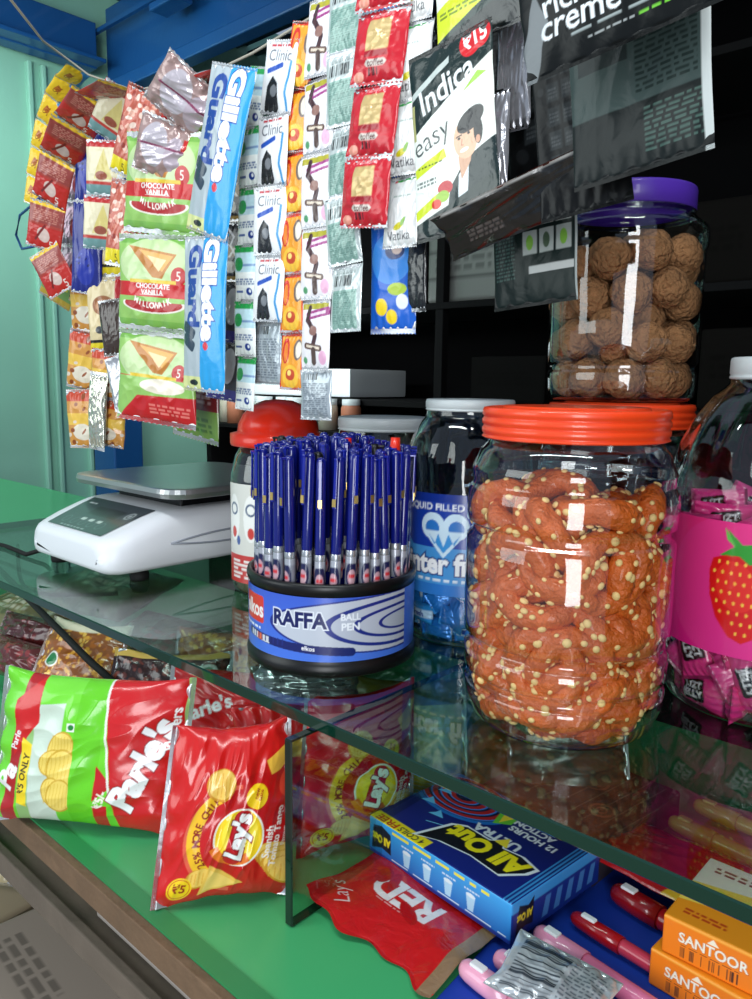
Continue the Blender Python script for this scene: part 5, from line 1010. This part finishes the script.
xa = Vector((-.290, .480, 0)) - Vector((-.457, .497, 0)); yv = Vector((-xa.y, xa.x, 0)).normalized(); c_ = Vector((-.457, .497, 0)) + xa / 2 + yv * .062
frame(o, (c_.x, c_.y, SZ + .010), xa, (0.02, 0, 1))
o = link('coil_box', boxpack('coil_box', .15, .17, .03, coil_top(15, 17, 11, True), None, None, (60, 52, 58))); frame(o, (-.352, .672 + .02, SZ), (.97, -.06, 0), (0, 0, 1)); tag(o, 'brownish mosquito coil box lying under the glass below the snack ring jar', 'box')
# red wrapper lying flat
a = Art(15.5, 12, 16, (206, 30, 34)); a.text('RED', 7.4, 6.0, 3.3, (240, 228, 228), 182, 1.15, .04, .15); a.text("Lay's", 2.6, 2.4, 1.9, (240, 220, 220), 150, .9, -.01, .3); a.lines(5, 9, 4.3, 4.5, 1, (230, 150, 150), 2)
a.speckle(0, 0, 15.5, 12, 10, [(186, 20, 26)], 1.1, 3); a.rect(14.2, 0, 15.5, 12, (150, 120, 90))
def wrapw(P):
    P = P.copy(); X, Z = P[..., 0].copy(), P[..., 2].copy(); P[..., 1] += .002 * np.sin(X * 42 + 1) + .0015 * np.sin(Z * 70 + X * 30); k = np.exp(-Z / .02); P[..., 2] = Z + k * (.005 * np.sin(X * 60) + .003 * np.sin(X * 150 + 1)); return P
o = link('red_wrapper', packmesh('red_wrapper', a, .006, 90, M['foil'], seal=.05, wr=.9, back=(206, 30, 34, 0), warp=wrapw))
P0, P1 = Vector(px2(303, 903)), Vector(px2(428, 998)); xx = (P1 - P0)
frame(o, P0.lerp(P1, .5) + Vector((0, 0, .006)), xx, (-xx.y + .012, xx.x, 0))
tag(o, 'flat glossy red wrapper with pale lettering lying in front of the blue coil box', 'wrapper')

# blue sheet with marker pens, cellophane and soap
o = MB().box((0, 0, 0), (.30, .30, .002), M['cloth'], .0006, seg=1).build('blue_sheet'); o.location = (-.165, .545, SZ + .0012); o.rotation_euler = (0, 0, R(4)); tag(o, 'smooth blue sheet spread under the pink pens and soap', 'sheet')
def marker(name_c, x, y, z, dx, dy, col, capc, label, clip=(240, 238, 240), Ln=.13, r=.0085, cat='pen', group=None, coat=.5):
    t = empty('marker_pen', (x, y, z), 0, label, cat, group); d = Vector((dx, dy, 0)).normalized()
    body = mat(name_c + ' barrel', col, .25, coat=coat); cap = mat(name_c + ' cap', capc, .2, coat=coat)
    pr = lambda s, k: d * s
    MB().tube([d * s for s in (0, .001, .004, .009, .02, .046)], [r * k for k in (.25, .6, .85, .97, 1.05, 1.05)], cap, 18).build('cap', t)
    MB().tube([d * s for s in (.046, .048, Ln * .9, Ln)], [r * .9, r * .92, r * .88, r * .4], body, 16).build('barrel', t)
    b = MB(); b.box((0, 0, r * 1.02), (.013, r * .85, .0030), mat(name_c + ' clip', clip, .3), .0012, rot=Euler((0, 0, math.atan2(d.y, d.x)))); q = b.build('clip', t); q.location = d * .016
    return t
z1 = SZ + .0115
marker('pink pen a', -.292, .463, z1, 1, -.05, (236, 150, 180), (240, 160, 190), 'pink marker pen under the cellophane, nearest the red wrapper')
marker('pink pen b', -.284, .508, z1, 1, -.12, (232, 120, 160), (238, 150, 184), 'pink marker pen between the coil box corner and the cellophane')
marker('pink pen c', -.305, .437, z1, 1, -.08, (238, 160, 186), (240, 166, 192), 'pink marker pen at the bottom edge, mostly out of frame')
marker('red pen', -.272, .545, z1, 1, -.12, (200, 60, 84), (168, 18, 28), 'slim dark red and pink marker pen with white clip button', r=.0066, Ln=.15)
marker('dark red pen', -.262, .598, z1 + .001, 1, -.15, (176, 24, 30), (150, 18, 26), 'fat glossy dark red marker pen behind the slim red one', r=.0095)
for i, (x, y) in enumerate(((-.262, .69), (-.268, .735), (-.262, .785), (-.215, .665))):
    marker('yellow pen %d' % i, x, y, z1 + .004, 1, -.12, (206, 190, 60), (196, 178, 48), ['olive yellow marker pen under the glass, nearest of the row', 'olive yellow marker pen under the glass, middle of the row', 'olive yellow marker pen under the glass, farthest of the row', 'yellow marker pen under the glass beside the red sachet'][i], clip=(210, 200, 90), r=.0085)
a = Art(8, 6, 14, (200, 205, 210), .3); a.bars(.8, 4.6, .6, 5.4, (60, 66, 74), 30, 3, vert=False); a.lines(4.9, 7.4, .8, 5.2, 12, (110, 116, 124), 3, .5); a.rect(0, 0, .5, 6, (225, 228, 230), .4)
me = packmesh('cellophane_sleeve', a, .012, 93, M['foil'], seal=.07, wr=2.0, back=(205, 208, 212, .3)); o = link('cellophane_sleeve', me)
frame(o, (-.235, .425, z1 + .013), (.93, .10, -.02), (-.05, 1, .03)); tag(o, 'crinkled clear cellophane sleeve with black barcode lying over the pink pens', 'wrapper')
def soap_front():
    a = Art(7.2, 3.0, 18, (246, 128, 24)); a.rect(0, 2.75, 7.2, 3.0, (250, 160, 50)); a.text('SANTOOR', 3.6, 1.75, 1.05, (250, 240, 220), 0, .95, .02, out=(160, 70, 20), ow=.02); a.poly([(3.2, 2.3), (3.6, 2.75), (4.0, 2.3)], (250, 236, 210)); a.bars(1.4, 5.4, .3, 1.1, (90, 50, 30), 36, 4); a.lines(1.4, 5.4, 1.2, 1.3, 1, (120, 60, 30), 3); return a
st = Art(7.2, 9.5, 12, (248, 150, 30)); st.poly([(0, 2.6), (7.2, 4.2), (7.2, 9.5), (0, 9.5)], (250, 214, 90)); st.poly([(0, 5.4), (7.2, 7.0), (7.2, 9.5), (0, 9.5)], (244, 244, 238)); st.lines(1, 6, 7.6, 8.6, 2, (70, 70, 70), 3); st.rrect(4.8, 4.6, 3.6, 1.4, (70, 34, 60), 12, .5); st.ell(2.6, 4.6, 1.1, .9, (240, 206, 40)); st.text('gold', 4.8, 4.6, 1.0, (240, 206, 90), 12, 1, .02); st.lines(1, 4, 1.2, 2.0, 2, (200, 60, 20), 5)
sr = Art(9.5, 3.0, 12, (248, 140, 30)); sr.rrect(2.6, 1.6, 2.6, 1.7, (244, 240, 225)); sr.bars(1.6, 3.6, 1.0, 2.2, (110, 70, 50), 16, 3); sr.lines(5, 9, .8, 2.2, 3, (250, 220, 150), 4)
sm = boxpack('soap_box', .072, .095, .030, st, soap_front(), sr, (246, 130, 26))
for i in range(2):
    o = link('soap_box', sm); o.location = (-.160 + i * .004, .572 + i * .004, SZ + .0025 + i * .0305); o.rotation_euler = (0, 0, R(-4 + 4 * i)); tag(o, ['orange soap box at the bottom of the stack of two on the blue sheet', 'orange, yellow and white soap box on top of the stack of two'][i], 'soap')
a = Art(16, 9, 10, (196, 30, 36)); a.poly([(9, 0), (11.5, 4), (13, 0)], (236, 190, 50)); a.poly([(12, 2), (14.5, 6), (16, 2)], (240, 150, 40)); a.lines(2, 7, 5, 6.4, 2, (220, 90, 90), 3); a.rect(0, 8, 16, 9, (150, 20, 26))
o = link('red_sachet', packmesh('red_sachet', a, .014, 95, M['foil'], axis='x', seal=.05, wr=1.5, back=(196, 30, 36, 0))); frame(o, (-.235, .605, SZ + .024), (.9, -.10, .0), (.05, 1, .06)); tag(o, 'glossy red sachet with yellow triangles lying between coil box and soap boxes', 'sachet')

# ---------------------------------------------------------------- bottom left: goods on the lower ledge and the floor
BZ = -.345
def pxb(x, y, z=BZ): p = onz(x, y, z); return Vector((p[0], p[1], z))
a = Art(16, 14, 5, (96, 214, 60)); a.rect(5, 3, 12, 9, (80, 196, 50)); a.ell(8, 7, 3, 2, (120, 226, 80))
o = link('green_packet', packmesh('green_packet', a, .06, 96, M['print'], axis='x', seal=.05, back=(96, 214, 60, 0))); stand(o, (-1.02, .40, BZ), (-.90, .47, BZ), 30); o.location.z = BZ + .012; tag(o, 'bright green packet on the ledge under the green shelf at the left edge', 'packet')
def ledge_box(x, y, w, d, h, col, label, rz=0, z=BZ, text=None, tcol=(120, 60, 90)):
    a = Art(w * 100, d * 100, 5 if w < .3 else 4, col); a.lines(w * 15, w * 60, d * 30, d * 45, 3, tuple(int(v * .75) for v in col), 3); f = Art(w * 100, h * 100, 6, col)
    if text: f.text(text, w * 50, h * 50, h * 45, tcol, 0, 1.1, .03)
    o = link('goods_box', boxpack('goods_box', w, d, h, a, f, None, tuple(int(v * .9) for v in col))); o.location = (x, y, z); o.rotation_euler = (0, 0, rz); return tag(o, label, 'box')
ledge_box(-.89, .495, .17, .19, .085, (176, 170, 158), 'grey newspaper-coloured box on the ledge below the wafer bag')
ledge_box(-.69, .485, .19, .19, .08, (186, 176, 168), 'grey box with mauve lettering on the ledge below the front chip bag', text='TEA', tcol=(120, 84, 120))
ledge_box(-.48, .485, .18, .19, .07, (96, 116, 150), 'bluish box on the ledge under the red wrapper')
fl = -1.0
ledge_box(-1.58, .63, .44, .36, .30, (190, 170, 140), 'tan carton standing on the floor at bottom left', R(6), fl, None)
ledge_box(-1.10, .50, .40, .36, .34, (176, 160, 146), 'worn brown carton on the floor below the shelf ledge', R(-4), fl, 'SOAP', (110, 60, 80))
ledge_box(-2.02, .62, .38, .34, .30, (150, 140, 130), 'greyish brown carton on the floor farther left', R(4), fl)
ledge_box(-.78, .52, .16, .3, .30, (36, 46, 140), 'blue carton on the floor at the bottom edge', R(0), fl)
a = Art(13, 17, 6, (186, 170, 130)); a.speckle(2, 3, 11, 14, 30, [(206, 60, 40), (236, 190, 50), (90, 150, 60)], 1.2, 4)
o = link('snack_packet', packmesh('snack_packet', a, .04, 97, M['foil'], axis='y')); frame(o, (-1.45, .50, fl + .325), (.8, .5, 0), (-.3, .5, .4)); tag(o, 'red, yellow and green snack packet on the floor carton at bottom left', 'snack packet')
